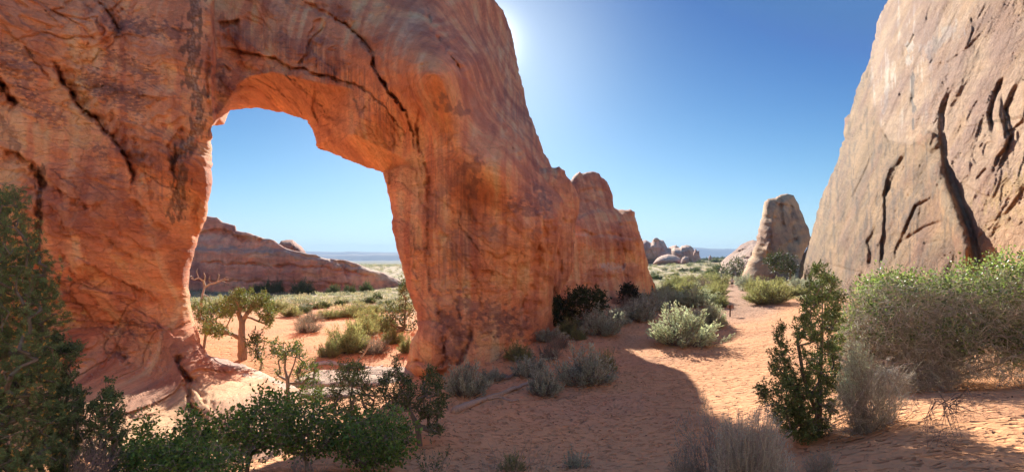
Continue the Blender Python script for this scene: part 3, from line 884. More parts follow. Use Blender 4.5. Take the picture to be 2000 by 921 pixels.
fin3 = build_rock("rock_fin", fin3_poly, tps([(1080, 380, 62), (1120, 350, 64), (1120, 450, 51), (1120, 560, 46), (1170, 335, 74), (1185, 360, 74), (1170, 400, 66), (1170, 450, 58), (1170, 560, 52), (1220, 420, 70), (1220, 520, 63), (1230, 580, 59), (1270, 560, 74), (1250, 470, 70), (1100, 700, 42), (1280, 680, 66)]),
                  np.arange(1055, 1296, 2.4), np.arange(328, 725, 2.4), T=5, front=(3.5, 26), back_w=40, relief_kw=dict(amp=.65, s=1.5, tilt=.05, slab=1.2, flute=.04),
                  feats=[('s', [(1105, 436), (1160, 412), (1200, 414), (1245, 430)], -1.5, 5), ('l', [(1124, 372), (1160, 366), (1194, 372)], .8, 8), ('l', [(1120, 396), (1160, 388), (1198, 394)], .6, 8), ('l', [(1204, 436), (1230, 434), (1252, 442)], .8, 8), ('l', [(1150, 490), (1200, 486), (1258, 494)], .7, 9), ('l', [(1160, 540), (1210, 536), (1262, 545)], .6, 10), ('g', [(1206, 420), (1212, 470), (1222, 540)], .7, 4), ('g', [(1236, 440), (1246, 500), (1256, 560)], .6, 4), ('g', [(1116, 455), (1160, 458), (1212, 462), (1250, 470)], .6, 2.5), ('l', [(1150, 560), (1158, 500), (1150, 470), (1148, 455)], .9, 18), ('l', [(1120, 580), (1130, 520), (1126, 470)], .8, 16),
                         ('l', [(1168, 560), (1172, 500)], .5, 10), ('l', [(1196, 390), (1215, 412), (1238, 418)], .9, 8), ('l', [(1120, 350), (1150, 346), (1185, 360)], .5, 8), ('l', [(1190, 510), (1215, 506), (1230, 512)], .4, 10)],
                  colfun=lambda px, py, P, D: lerp(red_rock(px, py, P, D, 1.4), (.60, .42, .34), .8 * np.maximum(stain(px, py, [(1180, 520), (1215, 522)], 14, 0, 6, 1, 2), .6 * stain(px, py, [(1116, 456), (1240, 466)], 4, -.2, 9, .4, 3))), seed=5, mat=M_ROCKARCH, ysc=.4)
tag(fin3, "long red rock fin with a stepped domed top, ending at the open plain", "rock fin", "fins behind the arch")

# ------------------------------------------------------------------ the big cliff on the right
def cliff_D(px, py):
    rx = (px - HX) / FP; rz = (HY - py) / FP
    den = -.95 * rx + .36 + .30 * rz
    base = -17.7 / np.minimum(den, -.14)
    return base
cl_feats = [
    ('g', [(1870, 165), (1856, 176), (1846, 195), (1841, 222), (1840, 256), (1846, 290), (1850, 322), (1866, 362), (1883, 413), (1898, 455), (1905, 489), (1912, 530)], 0.88, 6.1),
    ('r', [(1822, 300), (1832, 345), (1848, 385), (1862, 425), (1878, 470), (1892, 530)], 2.0, 17),
    ('l', [(1912, 530), (1898, 455), (1866, 362), (1846, 290), (1840, 222), (1850, 184), (1868, 166)], .5, 50),
    ('r', [(1790, 262), (1812, 272), (1832, 290)], .9, 16),
    ('g', [(1958, 150), (1944, 180), (1934, 222), (1937, 262)], 0.61, 4.1), ('l', [(1937, 262), (1934, 222), (1944, 180), (1960, 148)], .8, 25),
    ('g', [(1992, 158), (1976, 184), (1964, 213), (1966, 252), (1975, 266), (1966, 290), (1950, 309), (1942, 342)], 0.61, 4.1), ('l', [(1942, 342), (1966, 290), (1975, 264), (1964, 213), (1992, 156)], .8, 30),
    ('r', [(1948, 180), (1946, 230), (1960, 262)], .5, 9),
    ('l', [(1717, 531), (1725, 447), (1728, 387), (1732, 345)], 1.0, 40), ('g', [(1732, 345), (1728, 387), (1725, 447), (1718, 531)], 0.28, 2.7),
    ('g', [(1768, 300), (1748, 325), (1734, 350), (1728, 385)], 0.39, 4.1), ('l', [(1728, 385), (1734, 350), (1748, 325), (1768, 300)], .5, 30),
    ('g', [(1816, 387), (1788, 402), (1770, 440), (1764, 463), (1751, 489), (1750, 520)], 0.50, 4.1), ('l', [(1816, 387), (1788, 402), (1770, 440), (1764, 463)], -.8, 30),
    ('g', [(1842, 430), (1806, 442), (1778, 459), (1752, 476)], 0.25, 2.4), ('l', [(1752, 476), (1778, 459), (1806, 442), (1842, 430)], .5, 18),
    ('g', [(1800, 478), (1840, 468)], 0.17, 2.4),
    ('g', [(1700, 460), (1704, 500), (1704, 535)], 1.21, 8.8), ('l', [(1722, 455), (1704, 462), (1690, 480)], .6, 12),
    ('g', [(1857, 330), (1864, 350), (1862, 300)], 0.28, 2.7), ('l', [(1870, 340), (1885, 360), (1912, 375), (1940, 385)], .5, 16),
    ('l', [(1800, 130), (1850, 120), (1885, 95), (1920, 60)], .4, 16), ('l', [(1885, 240), (1895, 215), (1912, 190)], .35, 10), ('l', [(1878, 230), (1882, 205), (1905, 180)], .3, 9),
    ('l', [(1905, 350), (1918, 335), (1928, 325)], .4, 9), ('l', [(1885, 95), (1900, 60), (1895, 30)], .4, 12),
    ('g', [(1784, 135), (1781, 180), (1784, 250)], 0.19, 3.4),
    ('l', [(1711, 237), (1736, 276), (1772, 283), (1809, 261), (1839, 255)], -.5, 25),
    ('l', [(1640, 300), (1660, 250), (1690, 160), (1712, 80)], .7, 16), ('l', [(1655, 400), (1690, 330), (1705, 290)], .6, 18), ('l', [(1610, 440), (1640, 380), (1650, 330)], .5, 16),
    ('l', [(1590, 500), (1640, 520), (1680, 530)], .5, 12), ('g', [(1568, 520), (1572, 545), (1570, 570)], 0.66, 3.4), ('l', [(1760, 60), (1772, 120), (1768, 160)], .35, 12),
    ('l', [(1960, 420), (1990, 380), (2010, 350)], .4, 18), ('l', [(1930, 300), (1945, 330), (1935, 360)], .3, 12),
]
def cliff_col(px, py, P, D):
    a = fbm(P / 4.0, 4); b = fbm(P / 1.5 + 9, 4)
    st = fbm(np.stack([px / 6.0, py / 90.0, 0 * px], 1), 4)
    c = lerp((.40, .26, .145), (.58, .37, .21), sst(-.3, .3, a))
    c = lerp(c, (.22, .15, .10), .85 * sst(.0, .25, .5 * b + .8 * st))
    c = lerp(c, (.50, .26, .145), .5 * sst(.0, .4, fbm(P / 6.0 + 60, 4)))
    # clean pale face upper right of the drawn edge
    edge = [(1690, -60), (1700, 60), (1700, 160), (1711, 237), (1736, 276), (1772, 283), (1809, 261), (1839, 255), (1850, 330), (1880, 430), (1905, 540)]
    d, _, _, sg, _ = linedist(px + 12 * fbm(np.stack([px / 30, py / 30, 0 * px], 1), 3), py, edge)
    m = sst(-4, 8, -d * sg)
    pale = lerp((.60, .41, .29), (.52, .345, .255), sst(-.3, .3, st + .5 * a))
    pale = lerp(pale, (.78, .68, .62), .9 * sst(.12, .32, st) * sst(330, 150, py) * sst(1890, 1760, px))
    pale = lerp(pale, (.54, .33, .19), .85 * sst(-.05, .3, fbm(P / 3.2 + 33, 4) + .2 * sst(60, 0, py)) * sst(1960, 1880, py * .0 + 1900))
    pale = lerp(pale, (.58, .36, .22), .7 * sst(340, 460, py + 40 * b))
    c = lerp(c * np.array([.88, .86, .80]), pale * np.array([1.06, 1.08, 1.08]), m)
    for pts, w, col, k in (([(1784, 140), (1782, 200), (1785, 250)], 7, (.20, .17, .16), .9), ([(1776, 90), (1776, 120)], 12, (.72, .66, .62), .9), ([(1810, 100), (1860, 60)], 26, (.68, .60, .56), .7), ([(1830, 75), (1815, 110)], 12, (.26, .19, .15), .6),
                           ([(1733, 150), (1730, 220)], 8, (.66, .60, .57), .7), ([(1925, 390), (2000, 350)], 40, (.62, .42, .20), .8), ([(1945, 440), (1990, 410)], 30, (.60, .42, .20), .5), ([(1795, 270), (1835, 265)], 20, (.50, .27, .15), .8),
                           ([(1640, 250), (1650, 240)], 14, (.45, .2, .14), .8), ([(1700, 20), (1690, 120)], 22, (.30, .20, .13), .6), ([(1820, 330), (1860, 430)], 18, (.34, .25, .16), .7), ([(1690, 520), (1670, 560)], 30, (.50, .30, .2), .6)):
        c = lerp(c, col, k * stain(px, py, pts, w, 0, 8, 3, 4))
    bed = fbm(np.stack([P[:, 0] / 9, P[:, 1] / 9, (P[:, 2] - .25 * P[:, 1]) / .35], 1), 4)
    return .55 * c * (1 + .26 * bed[:, None]) * np.array([1.08, .95, .82])
cliff_poly = [(1480, 760), (1545, 580), (1556, 560), (1560, 530), (1566, 505), (1578, 480), (1586, 455), (1593, 430), (1600, 398), (1612, 366), (1628, 335), (1640, 300), (1650, 272), (1647, 258), (1649, 232), (1660, 222), (1668, 190), (1682, 150), (1700, 112),
              (1708, 70), (1718, 30), (1735, -2), (1752, -60), (1800, -150), (1900, -260), (2100, -420), (2500, -560), (2900, -700), (3300, -700), (3300, 1400), (2300, 1100), (1900, 900)]
# added unseen wall behind the viewpoint, bounces sunlight onto the shaded arch
def bounce_wall():
    ctl = np.array([(27, 14), (24, 2), (17, -9), (4, -16), (-12, -18), (-28, -14), (-40, -4), (-46, 8)], float)
    n1, n2 = 170, 44
    tt = np.linspace(0, len(ctl) - 1, n1)
    X = np.interp(tt, range(len(ctl)), ctl[:, 0]); Y = np.interp(tt, range(len(ctl)), ctl[:, 1])
    for _ in range(14):
        X[1:-1] = (X[:-2] + 2 * X[1:-1] + X[2:]) / 4; Y[1:-1] = (Y[:-2] + 2 * Y[1:-1] + Y[2:]) / 4
    tx = np.gradient(X); ty = np.gradient(Y); L_ = np.hypot(tx, ty)
    nx_, ny_ = ty / L_, -tx / L_
    h = np.linspace(0, 1, n2)
    prof = [(0, -5)] 
    z = -7 + 22 * np.sin(h * math.pi / 2) ** .9
    back = 9 * h ** 2.2 + 22 * np.maximum(0, h - .9) / .1
    PX = X[None] - nx_[None] * 0; out = -1
    cx, cy = -8.0, 12.0
    s_ = np.sign((X - cx) * nx_ + (Y - cy) * ny_)
    nx_, ny_ = nx_ * s_, ny_ * s_
    P = np.stack([X[None] + nx_[None] * back[:, None], Y[None] + ny_[None] * back[:, None], z[:, None] + 0 * X[None]], -1).reshape(-1, 3)
    rl = relief(P, .9, 1.3, .3, 1.0, .3)
    P = P - np.stack([np.tile(nx_, n2), np.tile(ny_, n2), 0 * rl], 1) * rl[:, None]
    i = (np.arange(n2 - 1)[:, None] * n1 + np.arange(n1 - 1)[None]).ravel()
    Q = np.stack([i, i + 1, i + n1 + 1, i + n1], 1)
    c = lerp((.60, .45, .33), (.70, .54, .40), sst(-.3, .3, fbm(P / 4, 4)))
    return P, Q, c
cliff = build_rock("sandstone_cliff", cliff_poly, cliff_D, axis(1480, 2012, 2.1, 1480, 3300, 24), axis(-12, 640, 2.1, -720, 1400, 24), T=14, front=(5.0, 45), back_w=60,
                   relief_kw=dict(amp=.62, s=1.6, tilt=1.1, slab=.7, flute=.6), feats=cl_feats, colfun=cliff_col, seed=6, more=bounce_wall(), varnish=.55, fj=.2, edge_amp=1.3)
tag(cliff, "huge pale brown sandstone cliff on the right with deep winding cracks, joined to an added unseen bounce wall", "cliff")

# tower and the rocks around it
tower_poly = [(1440, 600), (1452, 530), (1458, 518), (1468, 500), (1478, 470), (1484, 440), (1490, 410), (1493, 394), (1500, 388), (1514, 386), (1524, 380), (1538, 378), (1550, 381), (1556, 392), (1562, 408), (1570, 424), (1577, 440), (1583, 462), (1581, 474), (1572, 490), (1566, 505), (1580, 600)]
tower = build_rock("rock_tower", tower_poly, tps([(1450, 540, 108), (1500, 400, 116), (1500, 500, 108), (1540, 390, 120), (1540, 480, 112), (1575, 460, 118), (1560, 520, 110), (1500, 590, 100)]),
                   np.arange(1436, 1590, 1.8), np.arange(372, 604, 1.8), T=14, front=(6, 26), back_w=30, relief_kw=dict(amp=.42, s=2.6, tilt=.2, slab=.8, flute=.1),
                   feats=[('l', [(1518, 400), (1510, 430), (1506, 470), (1500, 500)], -2.2, 22), ('g', [(1526, 388), (1524, 420), (1530, 445)], 1.5, 5), ('l', [(1560, 480), (1545, 460), (1540, 430), (1545, 400)], 2.0, 22), ('l', [(1515, 505), (1540, 470), (1560, 462)], 1.4, 16), ('l', [(1500, 395), (1530, 398), (1555, 402)], 1.2, 10)],
                   colfun=lambda px, py, P, D: lerp(lerp((.46, .24, .125), (.55, .31, .165), sst(-.3, .3, fbm(P / 9, 4))), (.21, .14, .10), .6 * sst(0, .35, fbm(P / np.array([2.5, 2.5, 14]), 4))), mat=M_ROCKMID, seed=7)
tag(tower, "lone tapering sandstone tower standing beside the right cliff", "rock tower")

def dome(name, poly, D, T, W, s, label, cat, group=None, R=None, col=None, step=1.5, feats=(), mat=None, tilt=0.2, seed=3, amp=.8):
    xs_ = [p[0] for p in poly]; ys_ = [p[1] for p in poly]
    Df = D if callable(D) else (lambda px, py: np.full(px.shape, float(D)))
    o = build_rock(name, poly, Df, np.arange(min(xs_) - 3, max(xs_) + 4, step), np.arange(min(ys_) - 3, max(ys_) + 4, step), T=T, front=(R or T * .5, W), back_w=W,
                   relief_kw=dict(amp=amp, s=s, tilt=tilt, slab=1, flute=.2), feats=feats, colfun=col or simple_col(s), mat=mat or M_ROCKFAR, edge_amp=.5, seed=seed)
    return tag(o, label, cat, group)
far_col = lambda px, py, P, D: lerp(lerp((.54, .27, .18), (.62, .37, .26), sst(-.3, .3, fbm(P / 20, 4))), (.34, .19, .14), .6 * sst(0, .35, fbm(P / np.array([6, 6, 40]), 4)))
G = "rock domes on the far plain"
dome("rock_formation", [(1240, 515), (1240, 480), (1252, 470), (1262, 468), (1272, 474), (1276, 466), (1283, 464), (1290, 468), (1296, 469), (1300, 476), (1304, 484), (1312, 480), (1320, 478), (1326, 482), (1330, 515)],
     470, 60, 16, 11, "tall pink rock cluster with a rounded knob on top, farthest left on the plain", "rock formation", G, col=far_col, seed=11, feats=[('l', [(1290, 500), (1288, 480), (1285, 470)], 8, 8), ('l', [(1276, 500), (1272, 485), (1276, 475)], -8, 8)])
dome("balanced_rock", [(1276, 472), (1276, 467), (1279, 464), (1284, 464), (1287, 467), (1288, 472)], 462, 8, 6, 4, "small round balanced knob crowning the tall pink rock cluster", "rock", G, col=far_col, seed=12, step=.8, amp=.4)
dome("rock_formation", [(1311, 515), (1311, 488), (1316, 483), (1328, 484), (1331, 480), (1340, 478), (1348, 479), (1354, 484), (1357, 492), (1356, 515)], 440, 45, 14, 10, "blocky pink dome with fluted sides in the middle of the far cluster", "rock formation", G, col=far_col, seed=13,
     feats=[('l', [(1330, 500), (1332, 484)], 7, 8), ('l', [(1346, 512), (1344, 486)], 7, 6)])
dome("rock_spire", [(1353, 515), (1355, 492), (1359, 485), (1362, 490), (1366, 489), (1367, 500), (1371, 508), (1370, 516)], 425, 14, 6, 6, "narrow pink rock spire at the right end of the far cluster", "rock spire", G, col=far_col, seed=14, step=1)
dome("rock_dome", [(1274, 516), (1280, 507), (1292, 499), (1304, 496), (1318, 498), (1330, 504), (1334, 517), (1300, 520)], 400, 40, 16, 8, "low smooth whaleback dome in front of the far cluster", "rock dome", G, col=far_col, seed=15)
dome("rock_dome", [(1329, 516), (1332, 504), (1338, 500), (1345, 502), (1347, 512), (1346, 517)], 395, 14, 8, 6, "small round dome at the foot of the blocky pink dome", "rock dome", G, col=far_col, seed=16, step=1)
dome("rock_formation", [(1384, 502), (1387, 497), (1390, 502), (1391, 510), (1383, 510)], 600, 10, 5, 6, "tiny stub of rock rising from the far juniper belt", "rock", G, col=far_col, seed=17, step=.8, amp=.4)
dome("rock_slope", [(1400, 560), (1408, 512), (1414, 505), (1424, 497), (1436, 488), (1446, 478), (1458, 472), (1470, 468), (1478, 470), (1484, 480), (1486, 560)],
     tps([(1410, 510, 190), (1470, 470, 200), (1440, 540, 165), (1480, 540, 150), (1480, 480, 180)]), 30, 34, 4.5, "lumpy pink rock slope just left of the lone tower", "rock slope", None, R=14,
     col=lambda px, py, P, D: far_col(px, py, P * 2, D) * .62, seed=18, amp=1.7, feats=[('l', [(1416, 520), (1440, 505), (1470, 500)], 3, 10), ('l', [(1430, 495), (1450, 488), (1472, 484)], -3, 8)])

# ------------------------------------------------------------------ mesa seen through the opening
mesa_poly = [(250, 600), (255, 440), (330, 432), (378, 424), (400, 421), (424, 424), (436, 434), (452, 438), (460, 440), (462, 450), (488, 455), (512, 464), (534, 468), (548, 478), (560, 485), (584, 491), (610, 496), (640, 505), (672, 507), (700, 515), (726, 526), (745, 531), (766, 540), (782, 548), (791, 556), (796, 566), (800, 600)]
mesa_up = [(240, 482), (375, 484), (440, 487), (520, 491), (570, 494), (640, 508), (720, 528), (800, 560)]
def mesa_D0(px, py):
    return np.interp(px, [200, 400, 520, 640, 720, 800], [110, 111, 113, 116, 122, 139]) + 2.0 * sst(480, 430, py) + .012 * (590 - py)
mesa = build_rock("sandstone_mesa", mesa_poly, mesa_D0, np.arange(246, 806, 2.2), np.arange(416, 604, 1.8), T=25, front=(1.2, 6), back_w=40, relief_kw=dict(amp=.34, s=2.2, tilt=.0, slab=1.0, flute=.4),
                  feats=[('s', mesa_up, -1.0, 3), ('l', [(560, 486), (620, 500), (700, 520)], 1, 8), ('g', [(375, 512), (500, 516), (640, 522), (760, 545)], 1.2, 2.5), ('l', [(676, 545), (668, 520), (660, 508)], 2, 20), ('l', [(375, 452), (430, 446), (470, 458), (530, 470)], 2.5, 14), ('g', [(300, 545), (450, 548), (600, 552), (700, 556)], .8, 2)],
                  colfun=lambda px, py, P, D: (lambda c: lerp(lerp(c, (.36, .27, .21), .6 * stain(px, py, mesa_up, 10, -.25, 22, .3, 3)), (.66, .42, .28), .6 * stain(px, py, [(600, 498), (700, 520), (780, 550)], 9, -.1, 20, .3, 5)))(
                      lerp(lerp((.62, .26, .16), (.70, .36, .23), sst(-.3, .3, fbm(P / np.array([20, 20, 1.6]), 4))), (.44, .20, .14), .6 * sst(.0, .3, fbm(P / np.array([1.3, 1.3, 9]), 4)))), mat=M_ROCKMID, edge_amp=.6, seed=21)
tag(mesa, "long layered red mesa beyond the plain, seen through the arch", "mesa")
dome("rock_butte", [(540, 510), (545, 476), (549, 470), (560, 468), (572, 468), (580, 475), (588, 480), (596, 490), (602, 512)], 210, 25, 12, 5, "small rounded red butte peeping over the shoulder of the mesa", "butte", None, col=lambda px, py, P, D: far_col(px, py, P * 2, D) * np.array([.8, .52, .45]), seed=22, step=1.2)

# distant blue table lands along the horizon
def far_ridge(D, x0, x1, top, seed, depth):
    px = np.linspace(x0, x1, 160)
    n = fbm(np.stack([px / 60.0, 0 * px + seed, 0 * px], 1), 4)
    X = (px - HX) / FP * D
    zt = (HY - (top(px) - 3.5 * n)) / FP * D
    zb = np.full(px.shape, -160.0)
    rows = [np.stack([X, D + 0 * X - 500, zb], 1), np.stack([X, D + 0 * X - 160, zt * .55 - 30], 1), np.stack([X, D + 0 * X, zt], 1), np.stack([X, D + 0 * X + depth, zt * .98], 1), np.stack([X, D + 0 * X + depth + 400, zb], 1)]
    V = np.concatenate(rows); n_ = len(px)
    i = (np.arange(4)[:, None] * n_ + np.arange(n_ - 1)[None]).ravel()
    return V, np.stack([i, i + 1, i + n_ + 1, i + n_], 1)
mb = MB()
for a in ((9300, -400, 3200, lambda p: 490 + 2 * np.sin(p / 90.), 1, 500), (8600, 1180, 2600, lambda p: 484.5 + 1.5 * np.sin(p / 37.) + 6 * sst(1370, 1180, p), 2, 500), (7000, -600, 900, lambda p: 496.5 + 1.2 * np.sin(p / 70.), 3, 300)):
    V, Q = far_ridge(*a); mb.add(V, Q, None, (.20, .15, .12))
tag(mb.build("hills", M_ROCKFAR), "distant flat-topped blue hills along the horizon", None, None, "structure")
# ------------------------------------------------------------------ vegetation generators
def vary(n, base, amp=.22, hue=.08, r=rng):
    b = np.asarray(base, float)
    k = 1 + amp * r.normal(size=(n, 1))
    c = b * k + b.mean() * hue * r.normal(size=(n, 3))
    return np.clip(c, .004, .9)

def sample_poly(poly, n, r):
    xs_ = [p[0] for p in poly]; ys_ = [p[1] for p in poly]
    out = []
    while sum(len(o) for o in out) < n:
        p = np.stack([r.uniform(min(xs_), max(xs_), n * 2), r.uniform(min(ys_), max(ys_), n * 2)], 1)
        out.append(p[inpoly(p[:, 0], p[:, 1], poly)])
    return np.concatenate(out)[:n]

def poly_area(p):
    a = np.array(p, float); b = np.roll(a, -1, 0)
    return abs((a[:, 0] * b[:, 1] - b[:, 0] * a[:, 1]).sum()) / 2

def crown_targets(polys, D, thick, n, r, Dgrad=0.0):
    A = [poly_area(p) for p in polys]
    out = []
    for p, a in zip(polys, A):
        k = max(3, int(n * a / sum(A)))
        q = sample_poly(p, k, r)
        d = linedist(q[:, 0], q[:, 1], p, True)[0]
        W = math.sqrt(a) * .3
        off = r.uniform(-1, 1, k) * thick * np.sqrt(np.minimum(1, d / W) + .05)
        xm = sum(v[0] for v in p) / len(p)
        out.append(pix(q[:, 0], q[:, 1], D + off + Dgrad * (q[:, 0] - xm)))
    return np.concatenate(out)

def grow(trunk, targets, r_tip, seg=0.35, wander=.10, pw=.45, r=rng):
    """limbs reaching from the drawn trunk lines to every target; returns A, B, rA, rB"""
    nodes = []; par = []
    for ln in trunk:
        ln = np.asarray(ln, float)
        start = -1
        if nodes:
            d = np.linalg.norm(np.array(nodes) - ln[0], axis=1)
            start = int(d.argmin())
        for i, p in enumerate(ln):
            if i == 0 and start >= 0 and np.linalg.norm(np.array(nodes[start]) - p) < .02:
                continue
            nodes.append(p); par.append(start if i == 0 or (start >= 0 and len(nodes) and i == 1 and False) else (len(nodes) - 2 if i > 0 and not (i == 1 and start >= 0 and np.linalg.norm(np.array(nodes[start]) - ln[0]) < .02) else start))
    ntr = len(nodes)
    base = np.array(nodes[0])
    order = np.argsort(np.linalg.norm(targets - base, axis=1))
    cap = ntr + int(len(targets) * 8)
    NP = np.zeros((cap + 4000, 3)); NP[:ntr] = nodes; n = ntr
    tips = []
    for i in order:
        t = targets[i]
        d = np.linalg.norm(NP[:n] - t, axis=1)
        db = np.linalg.norm(NP[:n] - base, axis=1)
        cost = d + .25 * np.maximum(0, db - np.linalg.norm(t - base)) * 4 - .12 * db
        cost[0] += .5 * d[0]
        j = int(cost.argmin())
        L = d[j]; k = max(1, min(6, int(L / seg)))
        a = NP[j].copy(); pj = j
        for s in range(1, k + 1):
            f = s / k
            p = a + (t - a) * f + (r.normal(size=3) * wander * L / k if s < k else 0)
            if n >= len(NP): break
            NP[n] = p; par.append(pj); pj = n; n += 1
        tips.append(pj)
    par = np.array(par[:n]); NP = NP[:n]
    cnt = np.zeros(n)
    for q in tips: cnt[q] += 1
    for q in range(n - 1, 0, -1):
        if par[q] >= 0: cnt[par[q]] += cnt[q]
    rad = r_tip * np.maximum(cnt, 1) ** pw
    k = np.nonzero(par >= 0)[0]
    return NP[par[k]], NP[k], rad[par[k]], rad[k]

def limbs(mb, A, B, ra, rb, col, k=5, r=rng):
    """tapered limb pieces, k sided, slightly overlapping"""
    n = len(A)
    d = B - A; L = np.linalg.norm(d, axis=1)[:, None] + 1e-9; d = d / L
    ref = np.where(np.abs(d[:, 2:3]) < .8, np.array([[0, 0, 1.]]), np.array([[1., 0, 0]]))
    u = np.cross(d, ref); u /= np.linalg.norm(u, axis=1)[:, None] + 1e-9
    v = np.cross(d, u)
    ra = np.minimum(ra, rb * 1.8)[:, None]; rb = rb[:, None]
    rings = []
    for P, q in ((A - d * ra * .4, ra), (B + d * rb * .4, rb)):
        for j in range(k):
            a = j * 2 * math.pi / k
            rings.append(P + q * (math.cos(a) * u + math.sin(a) * v))
    V = np.stack(rings, 1).reshape(-1, 3)
    b = (np.arange(n) * 2 * k)[:, None]
    Q = np.concatenate([np.concatenate([b + j, b + (j + 1) % k, b + k + (j + 1) % k, b + k + j], 1) for j in range(k)])
    mb.add(V, Q, None, np.repeat(vary(n, col, .12, .03, r), 2 * k, 0))

def clump_leaves(mb, targets, nleaf, rc, L, W, col, up=.5, r=rng, amp=.22, flat=1.0, out=1.0, shades=None, spray=True):
    """foliage round every target: feathery sprays for conifers, loose balls of blades for broad leaves"""
    n = len(targets)
    if spray:
        ns = n * 6
        cen = targets.mean(0)
        o = np.repeat(targets - cen, 6, 0); o /= np.linalg.norm(o, axis=1)[:, None] + 1e-6
        ax = o * .55 + r.normal(size=(ns, 3)) * .75 + np.array([0, 0, up]); ax /= np.linalg.norm(ax, axis=1)[:, None]
        st = np.repeat(targets, 6, 0) + r.normal(size=(ns, 3)) * rc * .45
        ln = rc * r.uniform(1.0, 2.3, ns)
        idx = r.integers(0, ns, nleaf); t = r.random(nleaf)
        P = st[idx] + ax[idx] * (ln[idx] * t)[:, None] + r.normal(size=(nleaf, 3)) * (rc * .26 * (1.15 - t))[:, None]
        d = ax[idx] + r.normal(size=(nleaf, 3)) * .5
        tone = (1 + .17 * r.normal(size=(ns, 1))) * np.repeat(1 + .16 * r.normal(size=(n, 1)), 6, 0)
    else:
        idx = r.integers(0, n, nleaf)
        tone = 1 + .22 * r.normal(size=(n, 1))
        off = r.normal(size=(nleaf, 3)) * rc * np.array([1, 1, flat])
        P = targets[idx] + off
        d = out * off / (np.linalg.norm(off, axis=1)[:, None] + 1e-9) + r.normal(size=(nleaf, 3)) * .6 + np.array([0, 0, up])
    c = vary(nleaf, col, amp, .08, r) * tone[idx]
    if shades is not None:
        q = r.random(nleaf) < shades[1]
        c[q] = vary(int(q.sum()), shades[0], amp, .08, r)
    mb.leaves(P, d, L * r.uniform(.6, 1.3, nleaf), W * r.uniform(.7, 1.3, nleaf), np.clip(c, .004, .9), r=r)

def woody(name, label, cat, polys, D, thick, base, trunk=(), n=120, cover=3.0, leafpx=(4.6, 1.9), col=(.07, .10, .035), bark=(.24, .18, .13), tip=.006, rcpx=9,
          mat=None, group=None, seed=1, up=.5, shades=None, flat=1.0, Dgrad=0.0, nleaf=None, pw=.45, extra=None, out=1.0, wander=.1, seg=.35, ktrunk=6, loose=0):
    """a tree or shrub whose crown fills a drawn region at distance D; trunk lines are (px, py, dD) points"""
    r = np.random.default_rng(seed)
    T = crown_targets(polys, D, thick, n, r, Dgrad)
    base = np.asarray(base, float)
    tl = []
    for i, ln in enumerate(trunk):
        pts = [pix(p[0], p[1], D + (p[2] if len(p) > 2 else 0)) for p in ln]
        if i == 0: pts = [base] + pts
        tl.append(np.array(pts))
    if not tl:
        c = T.mean(0)
        tl = [np.array([base, base + (c - base) * .3])]
    A, B, ra, rb = grow(tl, T, tip, seg, wander, pw, r)
    t = thing(name, base, label, cat, group)
    mb = MB(); limbs(mb, A, B, ra, rb, bark, ktrunk, r)
    if extra is not None: extra(mb, T, r)
    mb.build("branches", M_BARK, t, tuple(base)).location = (0, 0, 0)
    area = sum(poly_area(p) for p in polys)
    px_m = D / FP
    nl = nleaf if nleaf is not None else int(area / (leafpx[0] * leafpx[1] * .5) * cover * 1.6)
    if nl:
        mf = MB()
        clump_leaves(mf, T, nl, rcpx * px_m * .9, leafpx[0] * px_m, leafpx[1] * px_m, col, up, r, .22, flat, out, shades, mat is not M_LEAF)
        mf.build("foliage", mat or M_NEEDLE, t, tuple(base), False).location = (0, 0, 0)
    return t

